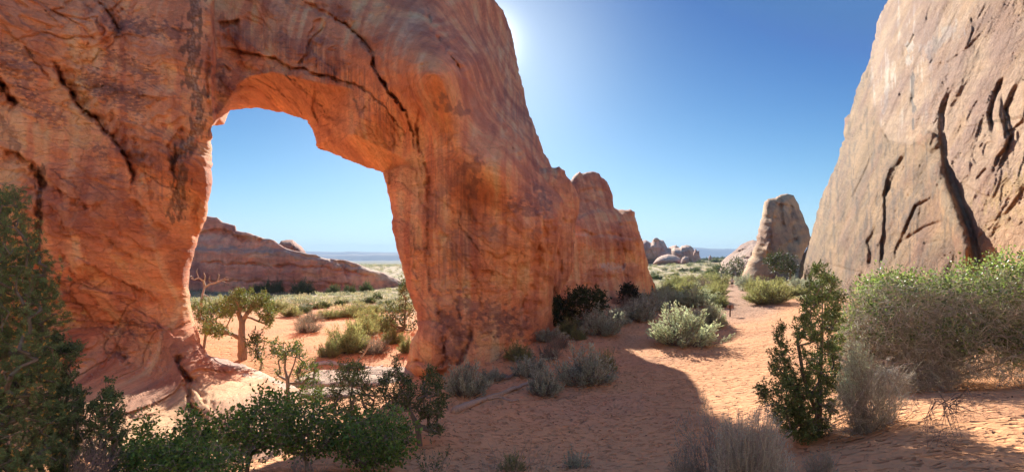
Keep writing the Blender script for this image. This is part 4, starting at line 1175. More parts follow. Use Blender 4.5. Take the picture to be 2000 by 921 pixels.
def bush_mesh(kind, seed, detail=1.0):
    """a rounded desert bush one metre wide and about .75 m tall: (foliage MB, stems MB)"""
    r = np.random.default_rng(seed)
    K = dict(
        sage=dict(c=(.42, .435, .36), s=(.26, .20, .14), ns=95, nl=60, L=.075, W=.017, up=.9, spread=1.0, f=.45, pl=.05),
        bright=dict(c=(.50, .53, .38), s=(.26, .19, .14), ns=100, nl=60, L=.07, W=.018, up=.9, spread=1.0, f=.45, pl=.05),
        olive=dict(c=(.29, .30, .14), s=(.28, .2, .14), ns=120, nl=40, L=.10, W=.012, up=1.2, spread=.8, f=.35, pl=.04),
        rabbit=dict(c=(.36, .355, .17), s=(.24, .19, .11), ns=130, nl=48, L=.09, W=.013, up=1.2, spread=.9, f=.4, pl=.05),
        dry=dict(c=(.30, .25, .21), s=(.24, .18, .15), ns=130, nl=22, L=.08, W=.010, up=.7, spread=1.0, f=.3, pl=.05),
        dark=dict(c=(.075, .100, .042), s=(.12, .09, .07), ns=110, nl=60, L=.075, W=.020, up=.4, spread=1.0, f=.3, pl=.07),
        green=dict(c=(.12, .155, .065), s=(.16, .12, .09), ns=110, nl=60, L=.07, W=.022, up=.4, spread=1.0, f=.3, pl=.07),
    )[kind]
    ns = int(K['ns'] * min(1, detail + .1)); nl = int(K['nl'] * detail)
    az = r.uniform(0, 2 * math.pi, ns); el = np.arccos(r.uniform(.02, 1, ns))
    lump = 1 + .24 * np.sin(az * 3 + seed) * np.sin(el * 2) + .14 * np.sin(az * 7 + seed * 2) + .16 * r.normal(size=ns)
    tip = np.stack([np.cos(az) * np.sin(el) * .5 * K['spread'], np.sin(az) * np.sin(el) * .5 * K['spread'], .12 + np.cos(el) * .62], 1) * lump[:, None]
    base = np.stack([tip[:, 0] * .18, tip[:, 1] * .18, -.05 + 0 * az], 1)
    mid = np.stack([tip[:, 0] * .25, tip[:, 1] * .25, -.25 * tip[:, 2]], 1) * .3
    sm = MB(); sm.twigs(base, tip, .010, .0035, vary(ns, K['s'], .2, .05, r), mid)
    # side twigs low in the bush
    k = ns * 2; i = r.integers(0, ns, k); t = r.uniform(.2, .8, k)[:, None]
    a = base[i] + (tip[i] - base[i]) * t + mid[i] * (1 - (2 * t - 1) ** 2); b = a + r.normal(size=(k, 3)) * .085 + np.array([0, 0, .03])
    sm.twigs(a, b, .005, .002, vary(k, K['s'], .25, .05, r))
    n = ns * nl; i = r.integers(0, ns, n); t = K['f'] + (1.04 - K['f']) * r.random(n)[:, None] ** .7
    P = base[i] + (tip[i] - base[i]) * t + mid[i] * (1 - (2 * t - 1) ** 2) + r.normal(size=(n, 3)) * K['pl'] * .6
    d = tip[i] - base[i]; d = d / np.linalg.norm(d, axis=1)[:, None] + r.normal(size=(n, 3)) * .45 + np.array([0, 0, .3 * K['up']])
    tone = 1 + .16 * r.normal(size=(ns, 1))
    fm = MB(); fm.leaves(P, d, K['L'] * r.uniform(.6, 1.3, n), K['W'] * r.uniform(.7, 1.3, n) * (1 if detail > .5 else 2), np.clip(vary(n, K['c'], .16, .05, r) * tone[i], .01, .9), r=r)
    return fm, sm
KMAT = dict(sage=M_SAGE, bright=M_SAGE, olive=M_SAGE, rabbit=M_SAGE, dry=M_SAGE, dark=M_NEEDLE, green=M_NEEDLE)
KNAME = dict(sage="sagebrush", bright="sagebrush", olive="desert_shrub", rabbit="rabbitbrush", dry="dry_shrub", dark="juniper_shrub", green="juniper_shrub")
KCAT = dict(sage="sagebrush", bright="sagebrush", olive="shrub", rabbit="rabbitbrush", dry="dry shrub", dark="juniper", green="juniper")
_proto = {}
_made = []
def put_bush(px, py, w, h, kind, label, group=None, D=None, seedk=5):
    p = hit(px, py) if D is None else pix(px, py, D)
    Dm = p[1]
    W = w * Dm / FP * .97; H = h * Dm / FP / .94
    big = w >= 34 or (kind == 'green' and w >= 18)
    v = int(rng.integers(0, seedk if big else 2))
    key = (kind, big, v)
    if key not in _proto:
        fm, sm = bush_mesh(kind, 100 + v + hash(kind) % 1 + len(kind), 1.0 if big else .3)
        if big:
            f = fm.build("foliage", KMAT[kind], None, None, False); s = sm.build("stems", M_DRY, None)
            _proto[key] = (f, s)
        else:
            fm.V += sm.V; fm.C += sm.C; fm.Q += [q + fm.n for q in sm.Q]; fm.n += sm.n
            _proto[key] = (fm.build(KNAME[kind], KMAT[kind], None, None, False), None)
        first = True
    else:
        first = False
    f, s = _proto[key]
    rz = float(rng.uniform(0, 6.28))
    _made.append((p[0], p[1] + .25 * W, W))
    loc = (p[0], p[1] + .25 * W, p[2] - .02 * H)
    loc = (loc[0], loc[1], min(loc[2] + .0, gz(loc[0], loc[1]) + .02))
    if big:
        t = thing(KNAME[kind], loc, label, KCAT[kind], group, rz)
        if not first:
            f = f.copy(); s = s.copy()
            SC.collection.objects.link(f); SC.collection.objects.link(s)
        f.parent = t; s.parent = t
        t.scale = (W, W, H)
    else:
        if not first:
            f = f.copy(); SC.collection.objects.link(f)
        t = f
        tag(t, label, KCAT[kind], group)
        t.location = loc; t.rotation_euler = (0, 0, rz); t.scale = (W, W, H)
    return t

# ------------------------------------------------------------------ sagebrush and shrubs placed one by one
B_ = [
 # shaded sand, right of the arch's foot
 (908, 778, 78, 72, 'sage', "upright blue-grey sagebrush between the arch's right foot and the pale fallen log"),
 (962, 744, 46, 22, 'sage', "low flattened sage mound just right of the upright sagebrush near the log"),
 (1012, 706, 62, 38, 'olive', "olive green wiry shrub close to the foot of the red wall"),
 (1036, 738, 66, 44, 'sage', "grey sagebrush behind the dark fallen branch"),
 (1062, 776, 62, 58, 'sage', "greener sage clump at the upper end of the pale fallen log"),
 (1076, 702, 46, 42, 'dry', "twiggy brown half-dead shrub on a small sand mound in the shade"),
 (1146, 754, 112, 82, 'sage', "largest grey sagebrush standing in the shaded middle of the sand"),
 (1188, 728, 44, 46, 'olive', "small olive shrub pressed against the right side of the largest shaded sagebrush"),
 (1076, 668, 62, 30, 'sage', "low grey sage strip along the base of the red wall"),
 (1112, 654, 52, 34, 'olive', "olive shrub in front of the dark juniper by the wall"),
 (1128, 664, 44, 24, 'olive', "low olive tuft at the edge of the raised sand bank"),
 (1176, 656, 78, 56, 'sage', "broad grey sagebrush right of the dark juniper by the wall"),
 (1204, 634, 54, 40, 'sage', "grey sagebrush farther back behind the broad one by the wall"),
 (1228, 606, 42, 30, 'dry', "brownish dry shrub at the end of the shaded wall"),
 (1250, 628, 62, 42, 'sage', "grey sagebrush on the red bank, last clump before the sunlit ones"),
 (1272, 608, 66, 38, 'sage', "wide sagebrush on the bank top at the end of the fin"),
 (1296, 606, 36, 24, 'sage', "small sage at the very end of the shaded bank"),
 (1240, 590, 36, 22, 'sage', "small pale sage below the far end of the long fin"),
 # sunlit sage by the trail
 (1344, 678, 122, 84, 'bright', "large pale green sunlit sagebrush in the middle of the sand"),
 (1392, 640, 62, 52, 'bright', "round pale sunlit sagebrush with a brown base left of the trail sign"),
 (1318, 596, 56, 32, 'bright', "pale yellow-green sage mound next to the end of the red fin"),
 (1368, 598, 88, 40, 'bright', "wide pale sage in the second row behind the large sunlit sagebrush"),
 (1400, 590, 50, 34, 'rabbit', "yellow-green rabbitbrush left of the trail's bend"),
 (1404, 578, 44, 28, 'rabbit', "rabbitbrush with an orange sand foot beside the trail"),
 (1344, 570, 52, 26, 'rabbit', "yellowish shrub in the row before the open plain"),
 (1312, 572, 46, 26, 'olive', "dusky shrub just right of the fin's end"),
 (1375, 566, 50, 28, 'dry', "brown twiggy shrub in the row before the open plain"),
 (1404, 560, 50, 28, 'rabbit', "yellow rabbitbrush topping the row left of the hiker"),
 (1462, 560, 42, 28, 'sage', "grey-green sage right of the hiker"),
 (1456, 568, 26, 16, 'sage', "small sage beside the trail just right of the hiker"),
 (1508, 594, 88, 50, 'rabbit', "big yellow-green rabbitbrush right of the trail with a purple-brown base"),
 (1486, 572, 54, 32, 'rabbit', "pale rabbitbrush just behind the big one right of the trail"),
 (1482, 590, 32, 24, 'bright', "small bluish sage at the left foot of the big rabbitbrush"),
 (1540, 580, 44, 28, 'rabbit', "rabbitbrush behind the right shoulder of the big one"),
 (1566, 562, 36, 22, 'sage', "small sage at the corner of the right cliff"),
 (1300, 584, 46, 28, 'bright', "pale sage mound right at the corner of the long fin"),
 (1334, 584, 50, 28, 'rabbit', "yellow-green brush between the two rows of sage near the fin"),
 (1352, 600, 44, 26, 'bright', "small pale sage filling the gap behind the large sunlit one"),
 (1384, 582, 48, 28, 'rabbit', "rabbitbrush in the middle of the packed rows left of the trail"),
 (1412, 600, 34, 24, 'olive', "olive brush hanging over the trail's left edge"),
 (1406, 568, 36, 22, 'rabbit', "bright yellow brush at the trail edge just left of the hiker"),
 (1360, 554, 50, 22, 'rabbit', "flat yellow brush where the packed rows meet the plain"),
 (1390, 550, 44, 22, 'olive', "olive brush in the last row before the plain"),
 (1326, 558, 50, 22, 'rabbit', "yellowish brush near the fin in the last row before the plain"),
 (1470, 548, 40, 22, 'rabbit', "yellow brush in front of the low spreading juniper"),
 (1524, 570, 50, 30, 'rabbit', "yellow brush in front of the round-topped juniper's trunk"),
 (1572, 580, 34, 22, 'rabbit', "small yellow brush between the big one and the tall juniper"),
 (1150, 640, 50, 30, 'sage', "sage just below the dark juniper by the red wall"),
 (1222, 626, 50, 32, 'sage', "sage filling the bank between the wall sages"),
 (1094, 680, 46, 28, 'dry', "dry brush on the mound below the red wall"),
 (960, 700, 40, 18, 'dry', "low dry brush close to the red wall's foot"),
 (1590, 566, 38, 24, 'sage', "sage clump under the right cliff behind the tall juniper"),
 # beyond the opening
 (600, 630, 52, 24, 'dry', "dry brown shrub on the far edge of the sand beyond the arch"),
 (566, 618, 46, 22, 'rabbit', "yellow brush left of the dry brown shrub beyond the arch"),
 (640, 622, 52, 22, 'rabbit', "yellow brush right of the dry brown shrub beyond the arch"),
 (684, 620, 62, 26, 'rabbit', "yellow brush on an undercut red bank beyond the arch"),
 (722, 636, 62, 34, 'rabbit', "yellow brush hummock above the sandy gully beyond the arch"),
 (706, 656, 66, 40, 'rabbit', "green-yellow brush in the middle of the gully mound"),
 (676, 690, 84, 62, 'rabbit', "largest green-yellow brush behind the pale fallen log"),
 (726, 692, 56, 44, 'dry', "greyish brush with bare roots by the leaning dead branch"),
 (640, 700, 50, 40, 'olive', "olive brush at the left end of the pale log beyond the arch"),
 (596, 650, 54, 36, 'dry', "grey-brown brush between the twisted juniper and the small tree"),
 (764, 672, 52, 34, 'olive', "olive brush on the red bank left of the arch's right leg"),
 (792, 690, 42, 34, 'olive', "olive brush tucked against the arch's right leg"),
 (752, 648, 46, 30, 'rabbit', "yellow brush under the young juniper beyond the arch"),
 (724, 610, 36, 16, 'rabbit', "small yellow tuft on the sand rim beyond the arch"),
 (420, 610, 52, 32, 'rabbit', "pale brush behind the bare dead tree"),
 (536, 606, 44, 20, 'rabbit', "yellow brush peeping past the twisted juniper's crown"),
 (500, 600, 44, 20, 'sage', "grey sage right behind the twisted juniper"),
 # right and bottom foreground
 (1124, 934, 46, 54, 'sage', "small grey sage tuft at the bottom edge of the picture", None, 12.2),
 (998, 938, 64, 52, 'olive', "dry olive tuft at the bottom edge left of the small sage", None, 12.0),
]
for b in B_:
    put_bush(*b[:6], group=b[6] if len(b) > 6 else None, D=b[7] if len(b) > 7 else None)

# far bushes and junipers of the plain: each its own object, alike within a kind
r = np.random.default_rng(55)
for i in range(95):
    px = r.uniform(380, 800) if i % 5 < 2 else r.uniform(1262, 1470)
    py = r.uniform(583, 612) if i % 5 < 2 else 517 + 40 * r.random() ** 1.3
    if i % 5 < 2 and py < 577 + (px < 500) * 2: continue
    kind, lab, grp = (('green', "dark green bush scattered on the desert plain", "dark bushes on the plain"), ('sage', "grey-green bush scattered on the desert plain", "grey bushes on the plain"), ('rabbit', "yellow-green bush scattered on the desert plain", "yellow bushes on the plain"))[[0, 1, 1, 2, 2, 0][i % 6]]
    s = (py - 500) / 60
    put_bush(px, py, r.uniform(9, 20) * (.5 + s * .8), r.uniform(5, 9) * (.5 + s * .7), kind, lab, grp)
for px, py, w, h in ((1350, 520, 14, 7), (1336, 530, 18, 8), (1362, 532, 24, 10), (1385, 520, 16, 8), (1300, 528, 15, 7), (1321, 539, 14, 8), (1285, 545, 22, 10), (1408, 528, 26, 12), (1392, 535, 20, 12), (1398, 506, 22, 7), (1380, 508, 18, 6), (1412, 506, 20, 8), (1402, 512, 24, 8), (1424, 512, 20, 9), (1372, 514, 20, 7)):
    put_bush(px, py, w, h, 'green', "dark juniper dotting the plain below the far pink domes", "junipers below the far domes")
for px, py, w, h, lab in ((448, 568, 42, 22, "dark juniper at the foot of the mesa, farthest left"), (497, 572, 26, 18, "small dark juniper at the mesa foot behind the twisted juniper"), (523, 573, 34, 28, "dark juniper at the mesa foot, left of a matching pair"), (541, 573, 24, 26, "dark juniper at the mesa foot, right of a matching pair"),
                          (587, 574, 38, 30, "biggest dark juniper at the mesa foot"), (649, 574, 24, 20, "round dark juniper at the mesa foot below the pale ledge"), (681, 573, 22, 20, "round dark juniper just right of the ledge under the mesa"),
                          (714, 571, 24, 22, "greyish juniper at the mesa foot nearest its right end"), (788, 562, 20, 14, "dark shrub at the right tip of the mesa"), (736, 586, 18, 17, "small round juniper standing alone on the plain before the mesa")):
    put_bush(px, py, w, h, 'green', lab, "junipers at the mesa foot")

# low scrub that covers the plain, too many to count
r = np.random.default_rng(77)
n = 6500
Dm = np.exp(r.uniform(math.log(52), math.log(900), n)) ; pxs = np.where(r.random(n) < .5, r.uniform(355, 830, n), r.uniform(1240, 1640, n))
X = (pxs - HX) / FP * Dm
ok = linedist(X, Dm, path_line)[0] > 3.5
ok &= fbm(np.stack([X / 12, Dm / 20, 0 * X], 1), 3) > -.22
X = X[ok]; Dm = Dm[ok]; n = len(X)
Z = terrain_h(X, Dm, False)
kk = 34
i = np.repeat(np.arange(n), kk)
sz = (.35 + .5 * r.random(n) ** 2) * (1 + Dm / 160)
off = r.normal(size=(n * kk, 3)) * np.array([.42, .42, .16]); off[:, 2] = np.abs(off[:, 2])
P = np.stack([X[i], Dm[i], Z[i]], 1) + off * sz[i][:, None]
pal = np.array([(.42, .39, .26), (.34, .34, .26), (.46, .42, .24), (.20, .20, .13), (.46, .38, .26), (.38, .39, .31)])
c = pal[r.integers(0, 6, n)][i] * (1 + .2 * r.normal(size=(n * kk, 1)))
mb = MB(); mb.leaves(P, r.normal(size=(n * kk, 3)) + np.array([0, 0, 1.6]), .30 * sz[i], .12 * sz[i], np.clip(c, .02, .8), r=r)
tag(mb.build("desert_scrub", M_SAGE, None, None, False), "low mixed scrub covering the desert plain", "scrub", None, "stuff")

# ------------------------------------------------------------------ junipers in the middle distance
def at_ground(px, py):
    return hit(px, py)
JC = (.115, .140, .048)
JD = (.060, .078, .030)
# twisted juniper beyond the opening
b = at_ground(474, 702); D = b[1]
def twisted(mb, T, r):
    s = D / FP
    for a, c in (([(474, 706), (471, 690), (472, 668), (470, 645), (476, 622), (482, 612)], 6.5), ([(477, 704), (478, 680), (475, 655), (474, 635), (468, 612), (468, 600)], 5), ([(481, 614), (490, 604), (494, 592), (502, 580)], 4), ([(474, 630), (467, 612), (469, 598), (462, 586)], 5),
                 ([(468, 660), (455, 652), (436, 650), (415, 646)], 4)):
        P = np.array([pix(p[0], p[1], D + .15 * math.sin(i * 2.1)) for i, p in enumerate(a)])
        tt = np.linspace(0, len(P) - 1, 24); Q = np.stack([np.interp(tt, range(len(P)), P[:, k]) for k in range(3)], 1)
        mb.tube(Q, np.linspace(c, c * .55, 24) * s, 12, (.38, .25, .17), .18)
woody("twisted_juniper", "gnarled old juniper with a twisted bare trunk on the sand beyond the arch", "juniper", [
    [(428, 606), (438, 588), (452, 576), (470, 568), (486, 570), (500, 576), (516, 574), (520, 590), (532, 602), (534, 618), (530, 636), (518, 634), (512, 622), (498, 612), (486, 600), (470, 604), (458, 616), (440, 622)], [(400, 630), (420, 634), (446, 638), (448, 652), (430, 656), (405, 652), (396, 640)]],
    D, 1.3, b, [[(472, 668), (470, 640), (476, 618), (484, 610)], [(484, 610), (494, 592), (502, 580)], [(470, 640), (468, 605), (462, 588)], [(472, 665), (450, 652), (420, 646)]], n=190, cover=4.6, col=(.21, .24, .095), bark=(.38, .25, .17), tip=.008, rcpx=6.5, seed=31, extra=twisted, shades=((.25, .22, .09), .2))
b = at_ground(508, 722)
woody("juniper_shrub", "small crooked juniper with a bent stem right of the twisted juniper's trunk", "juniper", [[(482, 668), (490, 656), (500, 648), (512, 650), (517, 664), (514, 680), (502, 690), (488, 688)], [(498, 688), (512, 690), (517, 706), (510, 716), (503, 704)]], b[1], .5, b,
      [[(512, 708), (504, 696), (500, 680)]], n=50, cover=2.2, col=JC, tip=.008, rcpx=5, seed=32)
b = at_ground(398, 680)
woody("juniper_shrub", "loose green juniper behind the edge of the left pillar", "juniper", [[(378, 600), (392, 588), (408, 596), (420, 605), (440, 590), (446, 604), (430, 622), (415, 636), (425, 648), (412, 652), (400, 640), (398, 655), (388, 640), (380, 625)]], b[1] + .5, 1.0, b,
      [[(402, 652), (400, 630), (408, 612)]], n=90, cover=2.0, col=(.13, .16, .065), tip=.010, rcpx=6, seed=33)
# bare dead tree
b = at_ground(394, 606); D = b[1]
t = thing("dead_tree", b, "bare dead tree with forked pale branches, seen past the left pillar", "dead tree")
mb = MB(); r = np.random.default_rng(8)
for a, c in (([(394, 610), (393, 590), (396, 572), (400, 558)], 3.2), ([(400, 558), (397, 548), (388, 542), (379, 546), (373, 543)], 1.9), ([(399, 552), (401, 540), (398, 532)], 1.3), ([(388, 542), (384, 530), (386, 524)], 1.0), ([(400, 560), (412, 553), (424, 551), (436, 545), (446, 546)], 2.2),
             ([(424, 551), (428, 540), (427, 534)], 1.1), ([(436, 545), (442, 540), (450, 543)], .9), ([(432, 548), (444, 552), (452, 550)], .8), ([(396, 574), (406, 578), (414, 586)], 1.1), ([(379, 546), (374, 538), (371, 540)], .8), ([(412, 553), (408, 545), (410, 538)], .8)):
    P = np.array([pix(p[0], p[1], D + .4 * math.sin(i * 1.7 + c)) for i, p in enumerate(a)])
    tt = np.linspace(0, len(P) - 1, 14); Q = np.stack([np.interp(tt, range(len(P)), P[:, k]) for k in range(3)], 1)
    mb.tube(Q, np.linspace(c, c * .5, 14) * D / FP, 6, (.46, .34, .25), .1)
mb.build("branches", M_DRY, t, tuple(b)).location = (0, 0, 0)
# juniper and thin conifer left of the right leg
b = at_ground(772, 650)
woody("juniper", "grey-green juniper against the far side of the arch's right leg", "juniper", [[(746, 640), (748, 612), (758, 600), (772, 596), (780, 580), (788, 555), (794, 545), (802, 560), (806, 600), (818, 632), (812, 650), (780, 648)]], b[1] + 1, 1.2, b, [[(790, 640), (792, 590), (790, 560)]], n=110, cover=1.7, col=(.15, .165, .09), tip=.012, rcpx=7, seed=34)
# dark junipers against the shaded wall
b = at_ground(1110, 640)
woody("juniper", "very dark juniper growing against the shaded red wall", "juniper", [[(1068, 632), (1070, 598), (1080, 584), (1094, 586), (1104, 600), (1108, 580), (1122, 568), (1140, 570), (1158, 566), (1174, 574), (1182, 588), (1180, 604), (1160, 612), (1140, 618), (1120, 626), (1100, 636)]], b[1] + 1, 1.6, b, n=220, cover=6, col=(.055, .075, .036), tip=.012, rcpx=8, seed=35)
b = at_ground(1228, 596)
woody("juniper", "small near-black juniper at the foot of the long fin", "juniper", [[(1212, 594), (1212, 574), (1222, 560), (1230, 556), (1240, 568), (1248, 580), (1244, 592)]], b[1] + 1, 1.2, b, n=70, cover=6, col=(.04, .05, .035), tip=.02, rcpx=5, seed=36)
b = at_ground(1274, 580)
woody("dead_stump", "short dark dead trunk standing at the end of the long fin", "dead trunk", [[(1271, 566), (1274, 556), (1277, 566)]], b[1], .1, b, [[(1274, 570), (1274, 558)]], n=4, nleaf=0, bark=(.05, .035, .03), tip=.06, seed=37)
# trees at the turn of the trail
b = at_ground(1535, 552)
woody("juniper", "dark round-topped juniper at the foot of the lone tower", "juniper", [[(1496, 512), (1506, 502), (1520, 498), (1534, 498), (1548, 504), (1553, 516), (1548, 528), (1540, 524), (1528, 530), (1512, 528), (1504, 520)], [(1540, 524), (1552, 522), (1550, 536), (1542, 538)]], b[1], 2.2, b,
      [[(1542, 545), (1544, 530), (1536, 518)], [(1544, 530), (1524, 515)]], n=120, cover=2.8, col=(.075, .088, .040), tip=.02, rcpx=5, seed=38)
b = at_ground(1500, 545)
woody("juniper", "low spreading juniper left of the round-topped one below the tower", "juniper", [[(1470, 545), (1474, 532), (1486, 524), (1500, 524), (1508, 532), (1508, 545)]], b[1], 2.0, b, n=70, cover=2.6, col=(.095, .105, .05), tip=.02, rcpx=5, seed=39)
b = at_ground(1436, 546)
woody("juniper", "juniper behind the hiker, in front of the lumpy rock slope", "juniper", [[(1424, 542), (1422, 524), (1430, 512), (1440, 506), (1450, 510), (1456, 522), (1458, 540), (1440, 546)]], b[1] + 8, 3, b, n=80, cover=2.2, col=(.13, .14, .07), tip=.03, rcpx=5, seed=40)
b = at_ground(1410, 544)
woody("juniper", "bushy juniper left of the hiker at the plain's edge", "juniper", [[(1392, 542), (1398, 526), (1408, 520), (1420, 524), (1424, 540), (1410, 546)]], b[1] + 8, 3, b, n=70, cover=2.2, col=(.13, .145, .075), tip=.03, rcpx=5, seed=41)
b = at_ground(1612, 560)

# small trees in front of the opening
woody("juniper_tree", "small sunlit juniper tree on the slickrock sill in front of the opening", "juniper", [[(528, 676), (540, 664), (556, 670), (572, 668), (590, 676), (596, 694), (588, 704), (570, 700), (552, 702), (538, 708), (546, 694), (532, 690)], [(588, 712), (604, 702), (616, 712), (622, 730), (620, 742), (604, 740), (590, 742), (576, 736), (584, 722)], [(590, 746), (616, 744), (628, 762), (628, 784), (606, 796), (586, 786), (580, 764)], [(534, 726), (548, 716), (552, 730), (540, 736)]],
      16.5, .8, (-.437 * 16.5, 16.5, gz(-.437 * 16.5, 16.5) - .05), [[(563, 790), (562, 760), (562, 742)], [(562, 742), (556, 718), (558, 695)], [(562, 742), (574, 712), (580, 690)], [(563, 748), (590, 748), (602, 735)]], n=130, cover=2.1, col=(.15, .195, .06), bark=(.26, .18, .13), tip=.008, rcpx=6.5, seed=42)
woody("juniper_shrub", "bushy juniper with a flat sunlit top below the pale log", "juniper", [[(650, 722), (662, 712), (680, 714), (690, 706), (704, 716), (716, 724), (722, 744), (736, 760), (732, 790), (738, 824), (660, 830), (640, 800), (646, 770), (654, 750)]],
      13.5, 1.0, (-.30 * 13.5, 13.5, gz(-.30 * 13.5, 13.5)), [[(688, 826), (684, 780), (690, 740)]], n=170, cover=2.0, col=(.16, .20, .075), tip=.007, rcpx=8.5, seed=43)
woody("juniper_shrub", "dark shaded juniper left of the arch's right foot", "juniper", [[(770, 704), (778, 696), (786, 708), (784, 726), (800, 744), (812, 760), (806, 800), (770, 806), (752, 790), (740, 760), (742, 742), (758, 738), (766, 722)], [(818, 770), (822, 742), (834, 722), (852, 720), (862, 734), (858, 760), (866, 786), (868, 812), (846, 822), (818, 812), (806, 790)], [(830, 830), (850, 826), (864, 838), (862, 850), (846, 852)]],
      13.8, 1.0, (-.18 * 13.8, 13.8, gz(-.18 * 13.8, 13.8)), [[(815, 830), (800, 800), (782, 770)], [(815, 825), (838, 790), (845, 760)], [(815, 830), (845, 842)]], n=210, cover=2.6, col=(.115, .145, .060), bark=(.22, .17, .13), tip=.007, rcpx=8, seed=44)
# ------------------------------------------------------------------ foreground trees and shrubs
def wisps(name, label, cat, poly, D, thick, roots, n, col, stem, leafcol, nl=12, L=.05, W=.008, r0=.005, r1=.0015, side=3, sl=.12, group=None, seed=1, bend=.12, fr=.35, mat=None, spread=.35):
    """many fine upright stems from a common foot to tips spread through a drawn region"""
    r = np.random.default_rng(seed)
    q = sample_poly(poly, n, r)
    off = r.uniform(-1, 1, n) * thick
    T = pix(q[:, 0], q[:, 1], D + off)
    R = np.asarray(roots, float)[r.integers(0, len(roots), n)] + r.normal(size=(n, 3)) * np.array([.07, .07, .02])
    # rise mostly straight up from the part of the foot that lies below each tip
    R[:, 0] += (T[:, 0] - R[:, 0]) * spread; R[:, 1] += (T[:, 1] - R[:, 1]) * spread
    t0 = thing(name, tuple(R.mean(0)), label, cat, group)
    loc = tuple(R.mean(0))
    sag = (T - R) * np.array([-.14, -.14, .05]) + r.normal(size=(n, 3)) * bend * np.linalg.norm(T - R, axis=1)[:, None] * .35
    sm = MB(); sm.twigs(R, T, r0, r1, vary(n, stem, .18, .05, r), sag)
    k = n * side; i = r.integers(0, n, k); t = r.uniform(fr, .95, k)[:, None]
    A = R[i] + (T[i] - R[i]) * t + sag[i] * (1 - (2 * t - 1) ** 2)
    d = (T[i] - R[i]); d /= np.linalg.norm(d, axis=1)[:, None]
    B = A + (d + r.normal(size=(k, 3)) * .5) * sl * r.uniform(.4, 1.2, (k, 1))
    sm.twigs(A, B, r1 * 1.3, r1 * .7, vary(k, stem, .2, .05, r), r.normal(size=(k, 3)) * sl * .12)
    sm.build("stems", M_DRY, t0, loc).location = (0, 0, 0)
    if nl:
        m = k * nl; j = r.integers(0, k, m); u = r.random((m, 1))
        P = A[j] + (B[j] - A[j]) * u + r.normal(size=(m, 3)) * .006
        fm = MB(); fm.leaves(P, (B - A)[j] / sl + r.normal(size=(m, 3)) * .5, L * r.uniform(.5, 1.3, m), W * r.uniform(.7, 1.3, m), vary(m, leafcol, .18, .05, r), r=r)
        fm.build("foliage", mat or M_SAGE, t0, loc, False).location = (0, 0, 0)
    return t0

# the big pinyon pine at the left edge
def pine():
    r = np.random.default_rng(91)
    D = 7.0
    polys = [[(-90, 420), (-40, 380), (10, 372), (24, 372), (40, 384), (46, 408), (50, 430), (58, 440), (60, 462), (78, 480), (80, 505), (96, 524), (98, 560), (108, 585), (110, 612), (98, 640), (104, 665), (112, 700), (104, 740), (118, 780), (120, 830), (136, 870), (130, 925), (120, 990), (-90, 990)]]
    T = crown_targets(polys, D, .95, 860, r)
    base = np.array([-1.02 * D, D, gz(-1.02 * D, D) - .05])
    A, B, ra, rb = grow([np.array([base, pix(-15, 860, D), pix(-10, 700, D), pix(0, 560, D), pix(12, 440, D)])], T, .005, .25, .08, .5, r)
    t = thing("pinyon_pine", base, "tall dark pinyon pine with orange-tipped shoots filling the left edge", "pine tree")
    mb = MB(); limbs(mb, A, B, ra, rb, (.20, .16, .12), 5, r); mb.build("branches", M_BARK, t, tuple(base)).location = (0, 0, 0)
    # shoots: every target carries a few upturned shoots ringed with short needles
    S = np.repeat(T, 5, 0) + r.normal(size=(len(T) * 5, 3)) * .085
    dirs = r.normal(size=(len(S), 3)) * .7 + np.array([.15, -.35, .75]); dirs /= np.linalg.norm(dirs, axis=1)[:, None]
    E = S + dirs * .10
    mb = MB(); mb.twigs(S, E, .004, .003, (.22, .16, .10))
    nn = 46
    i = np.repeat(np.arange(len(S)), nn)
    P = S[i] + dirs[i] * (.10 * r.random((len(i), 1)))
    q = r.normal(size=(len(i), 3)); q -= (q * dirs[i]).sum(1)[:, None] * dirs[i]; q /= np.linalg.norm(q, axis=1)[:, None]
    tone = 1 + .22 * r.normal(size=(len(S), 1))
    mb.leaves(P, dirs[i] * .75 + q, .042 * r.uniform(.7, 1.2, len(i)), .0052, np.clip(vary(len(i), (.20, .28, .12), .18, .05, r) * tone[i], .01, .5), r=r)
    mb.build("foliage", M_NEEDLE, t, tuple(base), False).location = (0, 0, 0)
    k = np.nonzero(r.random(len(S)) < .26)[0]
    j = np.repeat(k, 16)
    P = E[j] + dirs[j] * (.045 * r.random((len(j), 1))) + r.normal(size=(len(j), 3)) * .004
    mb = MB(); mb.leaves(P, dirs[j] + r.normal(size=(len(j), 3)) * .45, .022, .009, vary(len(j), (.70, .42, .13), .25, .05, r), r=r)
    mb.build("shoot_tips", M_NEEDLE, t, tuple(base), False).location = (0, 0, 0)
pine()
def spot(px, D):
    x = (px - HX) / FP * D
    return (x, D, gz(x, D) - .04)
woody("juniper", "blue-green juniper tucked against the right side of the big pine", "juniper", [[(84, 700), (90, 672), (98, 660), (104, 676), (108, 656), (116, 650), (124, 664), (128, 652), (138, 648), (142, 664), (156, 672), (160, 688), (146, 700), (140, 730), (152, 752), (164, 780), (168, 830), (160, 880), (166, 925), (110, 960), (96, 900), (90, 800)]],
      7.6, .6, spot(120, 7.6), [[(122, 930), (120, 820), (116, 720)], [(120, 820), (140, 740)]], n=230, cover=3.6, col=(.16, .21, .11), bark=(.2, .15, .12), tip=.004, rcpx=9, leafpx=(4.6, 1.9), seed=92)
